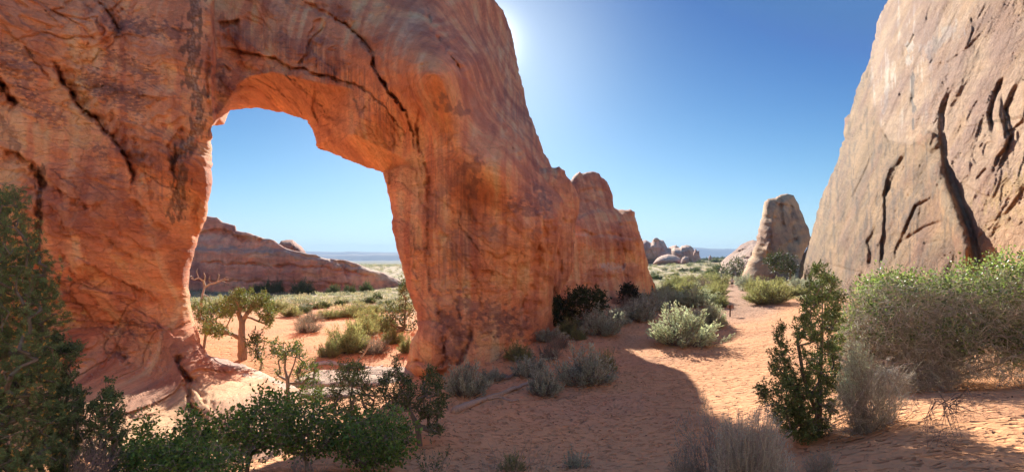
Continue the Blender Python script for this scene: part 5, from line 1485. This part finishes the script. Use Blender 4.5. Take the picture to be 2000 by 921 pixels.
woody("juniper", "small pointed young juniper between the pine and the leafy shrubs", "juniper", [[(202, 735), (208, 728), (214, 742), (220, 762), (230, 772), (236, 790), (246, 806), (240, 824), (246, 850), (234, 872), (240, 925), (170, 960), (164, 900), (176, 862), (170, 836), (178, 812), (174, 792), (190, 780), (196, 760)]],
      7.4, .45, spot(205, 7.4), [[(206, 930), (206, 840), (207, 745)]], n=190, cover=3.0, col=(.14, .20, .09), bark=(.2, .15, .12), tip=.004, rcpx=7, leafpx=(4.6, 1.9), seed=93)
LC = (.165, .26, .08)
LB = (.21, .17, .13)
def dead_extra(poly, D, thick, n, col=(.34, .27, .23), L=.22, down=0.0, rad=.0028):
    def f(mb, T, r):
        q = sample_poly(poly, n, r)
        A = pix(q[:, 0], q[:, 1], D + r.uniform(-thick, thick, n))
        d = r.normal(size=(n, 3)) + np.array([0, -.2, -down]); d /= np.linalg.norm(d, axis=1)[:, None]
        B = A + d * L * r.uniform(.4, 1.4, (n, 1))
        mb.twigs(A, B, rad, rad * .5, vary(n, col, .2, .05, r), r.normal(size=(n, 3)) * L * .16)
        # finer forks off their ends
        k = n * 2; i = r.integers(0, n, k)
        A2 = A[i] + (B[i] - A[i]) * r.uniform(.3, 1, (k, 1)); B2 = A2 + (d[i] + r.normal(size=(k, 3)) * .6) * L * .45 * r.uniform(.4, 1.3, (k, 1))
        mb.twigs(A2, B2, rad * .6, rad * .35, vary(k, col, .2, .05, r), r.normal(size=(k, 3)) * L * .06)
    return f
shr = [
 ("leafy green shrub nearest the young juniper, with sprays standing against the lit rock", [[(232, 872), (262, 866), (276, 830), (282, 800), (290, 812), (296, 852), (322, 850), (340, 860), (356, 836), (366, 800), (376, 796), (386, 820), (400, 842), (404, 850), (410, 925), (330, 960), (236, 950)]], 8.6, .7, 320, 94),
 ("low leafy shrub at the bottom edge left of centre, below the rock apron", [[(236, 925), (250, 880), (300, 862), (360, 866), (420, 872), (470, 884), (480, 925), (440, 960), (240, 960)]], 7.2, .5, 315, 95),
 ("broad leafy shrub with bright backlit leaves in front of the slickrock", [[(398, 860), (406, 826), (420, 808), (440, 816), (458, 796), (478, 800), (498, 782), (512, 758), (524, 766), (536, 756), (548, 772), (560, 780), (572, 806), (566, 860), (540, 880), (470, 884), (410, 880)]], 9.8, .9, 480, 96),
 ("dense leafy shrub under the small sunlit juniper tree", [[(548, 800), (560, 770), (584, 790), (606, 796), (628, 786), (642, 800), (650, 840), (640, 880), (600, 888), (552, 884), (540, 850)]], 10.6, .9, 600, 97),
 ("wide dark leafy shrub in the shade below the flat-topped juniper", [[(630, 850), (640, 812), (670, 806), (700, 812), (740, 806), (764, 800), (786, 810), (806, 830), (812, 858), (800, 890), (760, 905), (720, 925), (690, 900), (650, 890)]], 10.8, 1.0, 715, 98),
]
for lab, polys, D, th, bx, sd in shr:
    big = [polys[0]]
    woody("leafy_shrub", lab, "shrub", polys, D, th, spot(bx, D + .3), n=420, cover=3.0, leafpx=(7.5, 5.0), col=LC, bark=LB, tip=.0028, rcpx=9, mat=M_LEAF, group="leafy shrubs below the arch", seed=sd, up=.3,
          shades=((.19, .26, .07), .12), extra=dead_extra(polys[0], D, th, 160, L=.28, col=(.36, .30, .24)))
wisps("dry_twigs", "bare purple-grey twiggy bush in front of the young juniper at lower left", "dry bush", [(150, 880), (180, 840), (215, 850), (240, 880), (230, 921), (150, 940)], 6.6, .3, [spot(120, 6.5)], 90, None, (.30, .23, .21), (.2, .2, .1), nl=0, r0=.005, side=5, sl=.2, seed=99)
wisps("shrub_sprout", "slim twiggy sprout with sparse leaves at the shaded sand right of the dark leafy shrub", "shrub", [(800, 870), (850, 850), (890, 870), (900, 910), (850, 950), (800, 940)], 9.6, .4, [spot(845, 9.6)], 40, None, (.26, .2, .16), (.11, .15, .06), nl=5, L=.04, W=.022, sl=.14, seed=100, mat=M_LEAF)
wisps("dry_grass", "thin pale dry grass stalks at the bottom right of the dark shrubs", "dry grass", [(930, 880), (1000, 850), (1060, 840), (1090, 870), (1060, 940), (940, 940)], 10.5, .5, [spot(960, 10.5), spot(1010, 10.5), spot(1050, 10.5)], 46, None, (.42, .30, .21), (.3, .2, .1), nl=0, r0=.0035, r1=.0016, side=3, sl=.18, seed=101, spread=.6)
wisps("dry_grass", "small dry tuft on the brown sand at the bottom left of centre", "dry grass", [(560, 895), (600, 880), (640, 895), (650, 925), (560, 930)], 8.5, .3, [spot(600, 8.5)], 60, None, (.36, .27, .22), (.27, .28, .22), nl=3, L=.03, W=.01, r0=.003, side=3, sl=.1, seed=102, spread=.5)

# right foreground: tall juniper
woody("juniper", "tall feathery juniper standing in front of the trail at the right", "juniper", [
    [(1556, 640), (1566, 600), (1574, 560), (1590, 526), (1606, 522), (1622, 530), (1634, 552), (1640, 580), (1634, 610), (1642, 640), (1640, 680), (1636, 712), (1634, 750), (1630, 800), (1618, 850), (1596, 866), (1560, 858), (1548, 800), (1556, 760), (1562, 710), (1558, 680)],
    [(1570, 850), (1540, 846), (1516, 822), (1500, 800), (1490, 776), (1476, 764), (1480, 752), (1500, 756), (1504, 738), (1512, 704), (1508, 680), (1520, 652), (1526, 632), (1536, 648), (1534, 670), (1548, 690), (1556, 720), (1560, 750)],
    [(1548, 800), (1540, 760), (1520, 730), (1528, 712), (1545, 730), (1560, 760)]],
    10.0, .8, spot(1600, 10.0), [[(1598, 830), (1602, 740), (1606, 640), (1606, 560)], [(1600, 820), (1570, 740), (1562, 690)], [(1598, 835), (1545, 770), (1528, 690)], [(1598, 838), (1530, 800), (1495, 765)]],
    n=620, cover=3.2, col=(.16, .20, .075), bark=(.20, .15, .11), tip=.0042, rcpx=8, leafpx=(4.8, 1.9), seed=110, shades=((.20, .20, .09), .12))
# the big tangled shrub
tang_lo = [(1640, 640), (1680, 600), (1760, 570), (1860, 575), (2040, 560), (2060, 730), (1990, 752), (1930, 735), (1880, 740), (1840, 785), (1760, 780), (1700, 760), (1650, 720)]
def tangle(mb, T, r):
    D = 14.0
    for a, c in (([(1800, 760), (1790, 700), (1800, 650), (1770, 628), (1735, 640)], .046), ([(1800, 750), (1850, 690), (1850, 640), (1800, 612), (1740, 600)], .028), ([(1812, 750), (1870, 700), (1930, 660), (1980, 620), (1985, 560)], .045),
                 ([(1800, 740), (1760, 690), (1720, 640), (1700, 600), (1730, 585)], .026), ([(1815, 755), (1880, 730), (1940, 715), (2000, 690)], .024), ([(1976, 600), (1975, 560), (1990, 540), (2010, 535)], .022)):
        P = np.array([pix(p[0], p[1], D + .35 * math.sin(i * 2.1 + c * 90)) for i, p in enumerate(a)])
        tt = np.linspace(0, len(P) - 1, 30); Q = np.stack([np.interp(tt, range(len(P)), P[:, k]) for k in range(3)], 1)
        Q = (Q + np.roll(Q, 1, 0) + np.roll(Q, -1, 0)) / 3; Q[0] = P[0]; Q[-1] = P[-1]
        mb.tube(Q, np.linspace(c, c * .5, 30), 8, (.24, .19, .15), .12)
    dead_extra(tang_lo, D, 1.6, 7000, (.46, .40, .31), .38, .35, .0062)(mb, T, r)
    dead_extra([(1640, 560), (2040, 530), (2060, 640), (1640, 660)], D, 1.5, 2600, (.44, .37, .28), .34, 0, .0052)(mb, T, r)
    dead_extra([(1640, 660), (1870, 650), (1880, 745), (1830, 770), (1640, 770)], D, 1.2, 3600, (.44, .38, .29), .36, .5, .006)(mb, T, r)
woody("tangled_shrub", "huge tangled leafy shrub with bare grey lower twigs at the right edge", "shrub", [
    [(1640, 650), (1652, 614), (1658, 590), (1676, 572), (1682, 546), (1706, 548), (1716, 526), (1738, 540), (1760, 522), (1782, 542), (1806, 548), (1832, 538), (1846, 556), (1866, 524), (1884, 508), (1900, 528), (1926, 530), (1944, 504), (1966, 488), (1982, 506), (2000, 492), (2060, 505), (2060, 600), (1980, 625), (1930, 610), (1880, 600), (1840, 602), (1800, 590), (1760, 600), (1720, 620), (1690, 640), (1664, 680)],
    [(1900, 620), (1990, 600), (2060, 600), (2060, 690), (1960, 680), (1920, 660)], [(1850, 660), (1900, 650), (1910, 690), (1860, 690)], [(1650, 640), (1690, 610), (1800, 590), (1930, 600), (1960, 650), (1880, 690), (1800, 660), (1720, 690), (1690, 720), (1650, 710)], [(1930, 640), (2050, 620), (2060, 710), (1990, 715), (1960, 690)]],
    14.0, 1.8, spot(1805, 14.0), n=1000, cover=2.5, leafpx=(6, 3.8), col=(.165, .21, .085), bark=(.27, .22, .18), tip=.0026, rcpx=10, mat=M_LEAF, seed=111, up=.4, shades=((.28, .30, .20), .4), extra=tangle, wander=.2)
wisps("bare_sprigs", "fine leafless sprigs rising above the tangled shrub against the cliff", "dry bush", [(1770, 500), (1800, 492), (1850, 500), (1880, 530), (1860, 560), (1790, 560)], 14.2, .5, [tuple(pix(1815, 620, 14.2))], 40, None, (.42, .33, .28), (.25, .28, .15), nl=1, L=.025, W=.012, r0=.003, side=4, sl=.14, seed=112, spread=.4)
wisps("sagebrush", "silvery sage plumes growing up through the left of the tangled shrub", "sagebrush", [(1630, 740), (1640, 700), (1655, 660), (1664, 645), (1690, 645), (1698, 680), (1690, 710), (1660, 730), (1650, 790), (1630, 780)], 9.3, .4, [spot(1690, 9.3)], 210, None, (.30, .26, .21), (.56, .60, .48), nl=14, L=.035, W=.008, r0=.004, side=4, sl=.09, fr=.55, seed=113)
wisps("dry_shrub", "drooping mass of dead grey twigs below the tangled shrub", "dry shrub", [(1600, 800), (1640, 740), (1680, 700), (1740, 690), (1790, 720), (1796, 760), (1770, 800), (1740, 840), (1690, 850), (1640, 856), (1604, 840)], 9.0, .5, [spot(1715, 9.4), spot(1740, 9.5), spot(1690, 9.2), tuple(pix(1730, 720, 9.5))], 430, None, (.40, .355, .29), (.3, .3, .2), nl=0, r0=.0045, r1=.002, side=4, sl=.15, fr=.3, seed=114, bend=.35, spread=.1)
wisps("dead_branch", "dark bare fallen twigs on the sunlit sand below the tangled shrub", "dead branch", [(1800, 800), (1840, 790), (1930, 760), (1960, 800), (1880, 880), (1860, 860), (1830, 880), (1790, 870)], 6.9, .5, [tuple(pix(1850, 790, 7.4)), tuple(pix(1830, 780, 7.4))], 42, None, (.16, .11, .09), (.2, .2, .1), nl=0, r0=.005, side=4, sl=.16, seed=115, bend=.4, spread=.1)
# bottom edge, right of centre: grey rabbitbrush in shade, pale sapling, small neighbour
wisps("dry_shrub", "large grey upright twiggy shrub at the bottom edge right of centre", "dry shrub", [(1380, 940), (1386, 880), (1394, 840), (1412, 800), (1430, 816), (1444, 790), (1460, 806), (1478, 784), (1492, 776), (1506, 786), (1522, 806), (1536, 844), (1552, 870), (1556, 900), (1560, 950)], 5.4, .45, [(.455 * 5.4, 5.4, gz(2.4, 5.4) - .1), (.41 * 5.4, 5.3, gz(2.2, 5.3) - .1), (.50 * 5.4, 5.5, gz(2.7, 5.5) - .1)],
      900, None, (.40, .365, .32), (.47, .475, .42), nl=7, L=.022, W=.0045, r0=.0032, r1=.0012, side=4, sl=.085, fr=.45, seed=116, spread=.5)
wisps("dry_sapling", "sparse pale grey weed standing over the shadow edge at the bottom", "weed", [(1300, 870), (1310, 820), (1330, 800), (1350, 760), (1362, 742), (1378, 760), (1390, 790), (1400, 830), (1390, 870), (1340, 900), (1300, 900)], 5.6, .25, [(.40 * 5.6, 5.6, gz(2.2, 5.6) - .1)], 60, None, (.33, .27, .25), (.34, .34, .30), nl=10, L=.022, W=.0045, r0=.003, r1=.0012, side=4, sl=.09, fr=.5, seed=117, spread=.15)
wisps("dry_shrub", "small grey upright twiggy shrub on sunlit sand at the bottom edge", "dry shrub", [(1556, 940), (1570, 890), (1590, 872), (1610, 868), (1628, 880), (1640, 910), (1650, 950)], 5.8, .25, [(.60 * 5.8, 5.8, gz(3.5, 5.8) - .08)], 200, None, (.34, .29, .25), (.36, .35, .30), nl=6, L=.022, W=.0045, r0=.0028, r1=.0011, side=4, sl=.08, fr=.45, seed=118, spread=.5)
wisps("dry_shrub", "faint grey tuft at the bottom edge left of the large twiggy shrub", "dry shrub", [(1300, 940), (1310, 880), (1340, 860), (1370, 880), (1384, 930)], 5.5, .25, [(.34 * 5.5, 5.5, gz(1.9, 5.5) - .08)], 130, None, (.31, .26, .235), (.335, .33, .29), nl=7, L=.022, W=.0045, r0=.0026, r1=.0011, side=4, sl=.08, fr=.45, seed=119, spread=.5)

# ------------------------------------------------------------------ fallen wood
def log(name, label, lines, Dm_of, cat="log", col=(.46, .33, .24), lump=.14, k=10):
    root = hit(*lines[0][0][0][:2])
    t = thing(name, root, label, cat)
    for n_, (pts, rad) in enumerate(lines):
        P = []
        for p in pts:
            h_ = hit(p[0], p[1]); P.append(h_ + np.array([0, 0, rad * .45 + (p[2] if len(p) > 2 else 0)]))
        P = np.array(P); tt = np.linspace(0, len(P) - 1, 26); Q = np.stack([np.interp(tt, range(len(P)), P[:, j]) for j in range(3)], 1)
        Q[1:-1] = (Q[:-2] + Q[1:-1] * 2 + Q[2:]) / 4
        Q[1:-1] += rng.normal(size=(24, 3)) * rad * .12
        mb = MB(); mb.tube(Q, np.linspace(rad, rad * .45, 26), k, col, lump, n_)
        mb.build("trunk" if n_ == 0 else "branch", M_DRY, t, tuple(root)).location = (0, 0, 0)
    return t
log("fallen_log", "long pale fallen log with one side branch on the shaded sand", [([(886, 806), (920, 793), (948, 780), (978, 772), (1004, 762), (1040, 746)], .14), ([(952, 780), (975, 777), (1000, 783), (1013, 782)], .07)], None, col=(.44, .29, .20))
log("fallen_branch", "dark weathered branch lying behind the pale fallen log", [([(968, 742), (984, 741), (996, 738), (1010, 726), (1030, 710), (1046, 698)], .12), ([(996, 739), (984, 730), (976, 736)], .06)], None, "branch", (.24, .16, .12))
log("fallen_log", "white sun-bleached log lying across the sand seen through the opening", [([(612, 712), (640, 710), (672, 714), (700, 717), (730, 722), (748, 716)], .11), ([(660, 712), (652, 706), (640, 704)], .05)], None, col=(.60, .50, .42))
t = log("dead_branch", "forked dead branch leaning up from the bleached log", [([(692, 712), (706, 708, .25), (716, 712, .75), (728, 716, 1.15)], .06), ([(716, 712, .75), (722, 716, 1.3)], .035), ([(706, 708, .25), (704, 712, .45)], .03)], None, "branch", (.42, .32, .24))

# slickrock slabs on the sill and boulders, each a rock of its own
def boulder(name, label, cat, p, size, seed, colk=1.0, group=None, rz=0.0, mat=None, base=(.56, .33, .20)):
    n1, n2 = 34, 22
    a = np.linspace(0, 2 * math.pi, n1, endpoint=False); e = np.linspace(-math.pi / 2, math.pi / 2, n2)
    A, E = np.meshgrid(a, e)
    S = np.stack([np.cos(E) * np.cos(A), np.cos(E) * np.sin(A), np.sin(E)], -1).reshape(-1, 3)
    S = np.sign(S) * np.abs(S) ** .8
    f = 1 + .28 * fbm(S * 1.3 + seed * 7, 3) + .12 * terrace(fbm(S * 2.2 + seed * 3, 3) * 5) / 5
    V = S * f[:, None] * np.array(size) / 2
    c, s = math.cos(rz), math.sin(rz)
    V = V @ np.array([[c, s, 0], [-s, c, 0], [0, 0, 1]])
    i = (np.arange(n2 - 1)[:, None] * n1 + np.arange(n1)[None]); j = np.roll(i, -1, 1)
    Q = np.stack([i, j, j + n1, i + n1], -1).reshape(-1, 4)
    col = np.array(base) * (1 + .2 * fbm(V * 2 + seed, 4)[:, None]) * colk
    o = np_mesh(name, V, Q, None, mat or M_ROCK, None, col, True)
    o.location = tuple(p)
    return tag(o, label, cat, group)
for px, py, sz, lab, sd in ((640, 742, (3.0, 2.0, .50), "pale flat slickrock slab on the sill below the bleached log, left one", 1), (700, 752, (3.4, 2.0, .45), "pale flat slickrock slab on the sill below the bleached log, middle one", 2),
                            (756, 736, (3.2, 1.8, .55), "pale slickrock ledge at the left foot of the arch's right leg", 3), (632, 776, (2.6, 1.5, .40), "lower pale slickrock slab nearest the flat-topped juniper", 4), (610, 752, (2.0, 1.6, .4), "small pale slab behind the small sunlit juniper tree", 5)):
    p = hit(px, py)
    boulder("rock_slab", lab, "rock slab", (p[0], p[1] + .5, p[2] + .02), sz, sd, group="slickrock slabs on the sill", base=(.58, .40, .28))

r = np.random.default_rng(12)
for i, (px, py) in enumerate(((858, 742), (880, 736), (905, 728), (936, 716), (978, 690), (1000, 682), (1030, 668), (1050, 655), (790, 748), (870, 752), (952, 712), (1196, 612), (1262, 580), (1206, 604))):
    p = hit(px, py); w = r.uniform(.18, .55)
    boulder("fallen_block", "small red sandstone block fallen at the foot of the shaded wall", "rock", (p[0], p[1], p[2] + w * .12), (w, w * r.uniform(.6, 1), w * r.uniform(.45, .7)), 20 + i, group="fallen blocks at the foot of the wall", rz=r.uniform(0, 6), base=(.60, .30, .18))

# debris on the sunlit dune at the lower right
r = np.random.default_rng(44)
n = 900
X = r.uniform(3.2, 10, n); Y = r.uniform(5.5, 10.5, n); k = (fbm(np.stack([X / .9, Y / .9, 0 * X], 1), 3) > .02); X = X[k]; Y = Y[k]; n = len(X)
Z = terrain_h(X, Y) + .008
mb = MB(); mb.leaves(np.stack([X, Y, Z], 1), r.normal(size=(n, 3)) * np.array([1, 1, .25]), .05 * r.uniform(.3, 1.4, n), .022, vary(n, (.15, .09, .055), .3, .06, r), r=r)
tag(mb.build("leaf_litter", M_DRY, None, None, False), "dark leaf litter and twigs scattered on the sunlit dune", "litter", None, "stuff")

r = np.random.default_rng(61)
P_ = []
for x, y, w in _made:
    if y < 70 and w > .1:
        k = int(26 + 40 * min(w, 1.5)); a_ = r.uniform(0, 6.28, k); q = w * (.25 + .45 * np.abs(r.normal(size=k)))
        P_.append(np.stack([x + q * np.cos(a_), y + q * np.sin(a_)], 1))
P_.append(np.stack([r.uniform(-6, 14, 700), r.uniform(10, 44, 700)], 1))
P_ = np.concatenate(P_); z = terrain_h(P_[:, 0], P_[:, 1]) + .012; n = len(P_)
mb = MB(); mb.leaves(np.stack([P_[:, 0], P_[:, 1], z], 1), r.normal(size=(n, 3)) * np.array([1, 1, .3]), .09 * r.uniform(.3, 1.5, n), .035, vary(n, (.26, .16, .10), .35, .08, r), .5, r=r)
tag(mb.build("twig_litter", M_DRY, None, None, False), "dry twig and leaf litter strewn round the shrubs on the sand", "litter", None, "stuff")

# ------------------------------------------------------------------ trail sign
m, nt, bs = new_mat("weathered_post"); bs.inputs["Base Color"].default_value = (.07, .035, .028, 1); bs.inputs["Roughness"].default_value = .8
nn = noise_node(nt, 30, 4); rmp = N(nt, "ShaderNodeValToRGB"); rmp.color_ramp.elements[0].color = (.05, .025, .02, 1); rmp.color_ramp.elements[1].color = (.13, .07, .05, 1)
nt.links.new(nn.outputs[0], rmp.inputs[0]); nt.links.new(rmp.outputs[0], bs.inputs["Base Color"]); M_POST = m
m, nt, bs = new_mat("sign_panel"); bs.inputs["Roughness"].default_value = .7
nn = noise_node(nt, 12, 4); rmp = N(nt, "ShaderNodeValToRGB"); rmp.color_ramp.elements[0].color = (.24, .14, .11, 1); rmp.color_ramp.elements[1].color = (.36, .22, .17, 1)
nt.links.new(nn.outputs[0], rmp.inputs[0]); nt.links.new(rmp.outputs[0], bs.inputs["Base Color"]); M_PANEL = m
def box(mb, c, s, bev=.15):
    x, y, z = np.array(s) / 2; b = min(x, y, z) * bev
    V = []
    for sz_, ins_ in ((-z, b), (-z + b, 0), (z - b, 0), (z, b)):
        for sx, sy in ((-1, -1), (1, -1), (1, 1), (-1, 1)): V.append((sx * (x - ins_) + c[0], sy * (y - ins_) + c[1], sz_ + c[2]))
    Q = [[0, 3, 2, 1], [12, 13, 14, 15]] + [[g * 4 + i, g * 4 + (i + 1) % 4, g * 4 + 4 + (i + 1) % 4, g * 4 + 4 + i] for g in range(3) for i in range(4)]
    mb.add(V, Q)
p = hit(1426, 618)
t = thing("trail_sign", p, "low trail sign on a thin dark post beside the sandy trail", "sign", rz=.15)
s = p[1] / 45.0
mb = MB(); box(mb, (0, 0, .46 * s), (.085 * s, .085 * s, 1.15 * s)); mb.build("post", M_POST, t, None, False)
mb = MB(); box(mb, (.06 * s, .07 * s, .86 * s), (.62 * s, .035 * s, .32 * s)); mb.build("panel", M_PANEL, t, None, False)

# ------------------------------------------------------------------ hiker on the trail, seen from behind
def plain_mat(name, c, rough=.85):
    m, nt, bs = new_mat(name)
    n_ = noise_node(nt, 25, 3); rp = N(nt, "ShaderNodeValToRGB")
    rp.color_ramp.elements[0].color = (*[v * .75 for v in c], 1); rp.color_ramp.elements[1].color = (*[min(1, v * 1.2) for v in c], 1)
    nt.links.new(n_.outputs[0], rp.inputs[0]); nt.links.new(rp.outputs[0], bs.inputs["Base Color"]); bs.inputs["Roughness"].default_value = rough
    return m
M_SKIN = plain_mat("skin", (.42, .24, .16)); M_SHIRT = plain_mat("shirt", (.62, .58, .56)); M_SHORT = plain_mat("shorts", (.035, .035, .045)); M_HAIR = plain_mat("hair", (.10, .06, .04)); M_SHOE = plain_mat("shoe", (.12, .10, .09))
def skin_mesh(name, verts, edges, radii, mat, parent, lvl=2, root=0):
    me = bpy.data.meshes.new(name); me.from_pydata(verts, edges, []); me.materials.append(mat)
    o = bpy.data.objects.new(name, me); SC.collection.objects.link(o); o.parent = parent
    sk = o.modifiers.new("skin", 'SKIN'); sk.use_smooth_shade = True
    if not me.skin_vertices: me.skin_vertices.new(name="")
    for i, rr in enumerate(radii):
        me.skin_vertices[0].data[i].radius = (rr, rr) if not isinstance(rr, tuple) else rr
        me.skin_vertices[0].data[i].use_root = i == root
    ss = o.modifiers.new("sub", 'SUBSURF'); ss.levels = lvl; ss.render_levels = lvl
    return o
p = hit(1430, 562)
t = thing("person", p, "hiker in a light shirt and dark shorts walking away along the trail", "person", rz=-.25)
k_ = min(1.12, max(.9, 18.5 * p[1] / 1000 / 1.72))
t.scale = (k_, k_, k_)
BV = [(0, 0, .95), (0, .01, 1.12), (0, .02, 1.32), (0, .01, 1.47), (0, .03, 1.54), (0, .04, 1.63), (0, .035, 1.72),
      (.10, 0, .90), (.11, .10, .50), (.11, .02, .10), (.11, .16, .04), (-.10, 0, .90), (-.11, .16, .52), (-.11, .28, .12), (-.11, .42, .06),
      (.19, .01, 1.42), (.25, -.04, 1.16), (.24, .08, .94), (.24, .12, .86), (-.19, .01, 1.42), (-.25, .02, 1.16), (-.23, .18, .97), (-.22, .24, .90)]
BE = [(0, 1), (1, 2), (2, 3), (3, 4), (4, 5), (5, 6), (0, 7), (7, 8), (8, 9), (9, 10), (0, 11), (11, 12), (12, 13), (13, 14), (3, 15), (15, 16), (16, 17), (17, 18), (3, 19), (19, 20), (20, 21), (21, 22)]
BR = [.13, .12, .14, .09, .055, .095, .075, .09, .06, .045, .04, .09, .06, .045, .04, .06, .042, .034, .035, .06, .042, .034, .035]
skin_mesh("body", BV, BE, BR, M_SKIN, t)
skin_mesh("shirt", [(0, 0, .92), (0, .01, 1.12), (0, .02, 1.32), (0, .01, 1.46), (.19, .01, 1.43), (.24, -.03, 1.22), (-.19, .01, 1.43), (-.24, .02, 1.22)], [(0, 1), (1, 2), (2, 3), (3, 4), (4, 5), (3, 6), (6, 7)], [.165, .15, .17, .11, .085, .07, .085, .07], M_SHIRT, t)
skin_mesh("shorts", [(0, 0, .94), (.10, .01, .86), (.11, .08, .60), (-.10, .01, .86), (-.11, .12, .60)], [(0, 1), (1, 2), (0, 3), (3, 4)], [.15, .115, .10, .115, .10], M_SHORT, t)
skin_mesh("hair", [(0, .0, 1.70), (0, .01, 1.66), (0, -.01, 1.60)], [(0, 1), (1, 2)], [.09, .108, .085], M_HAIR, t)
for sx, y, z in ((.11, .08, .05), (-.11, .34, .08)):
    skin_mesh("shoe", [(sx, y - .08, z), (sx, y + .05, z - .01), (sx, y + .15, z - .015)], [(0, 1), (1, 2)], [.052, .05, .04], M_SHOE, t, 1)

# ------------------------------------------------------------------ the desert air
hz = MB()
x0, x1, y0, y1, z0, z1 = -9700, 9700, -60, 9900, -190, 175
V = [(x0, y0, z0), (x1, y0, z0), (x1, y1, z0), (x0, y1, z0), (x0, y0, z1), (x1, y0, z1), (x1, y1, z1), (x0, y1, z1)]
hz.add(V, [[0, 3, 2, 1], [4, 5, 6, 7], [0, 1, 5, 4], [1, 2, 6, 5], [2, 3, 7, 6], [3, 0, 4, 7]])
mh = bpy.data.materials.new("haze_air"); mh.use_nodes = True
nt = mh.node_tree; nt.nodes.clear()
ou = nt.nodes.new("ShaderNodeOutputMaterial"); pv = nt.nodes.new("ShaderNodeVolumePrincipled")
pv.inputs["Color"].default_value = (.55, .74, 1.0, 1); pv.inputs["Density"].default_value = HAZE; pv.inputs["Anisotropy"].default_value = 0.0
nt.links.new(pv.outputs[0], ou.inputs["Volume"])
tag(hz.build("haze", mh, None, None, False), "thin blue desert haze over the whole scene", None, None, "stuff")
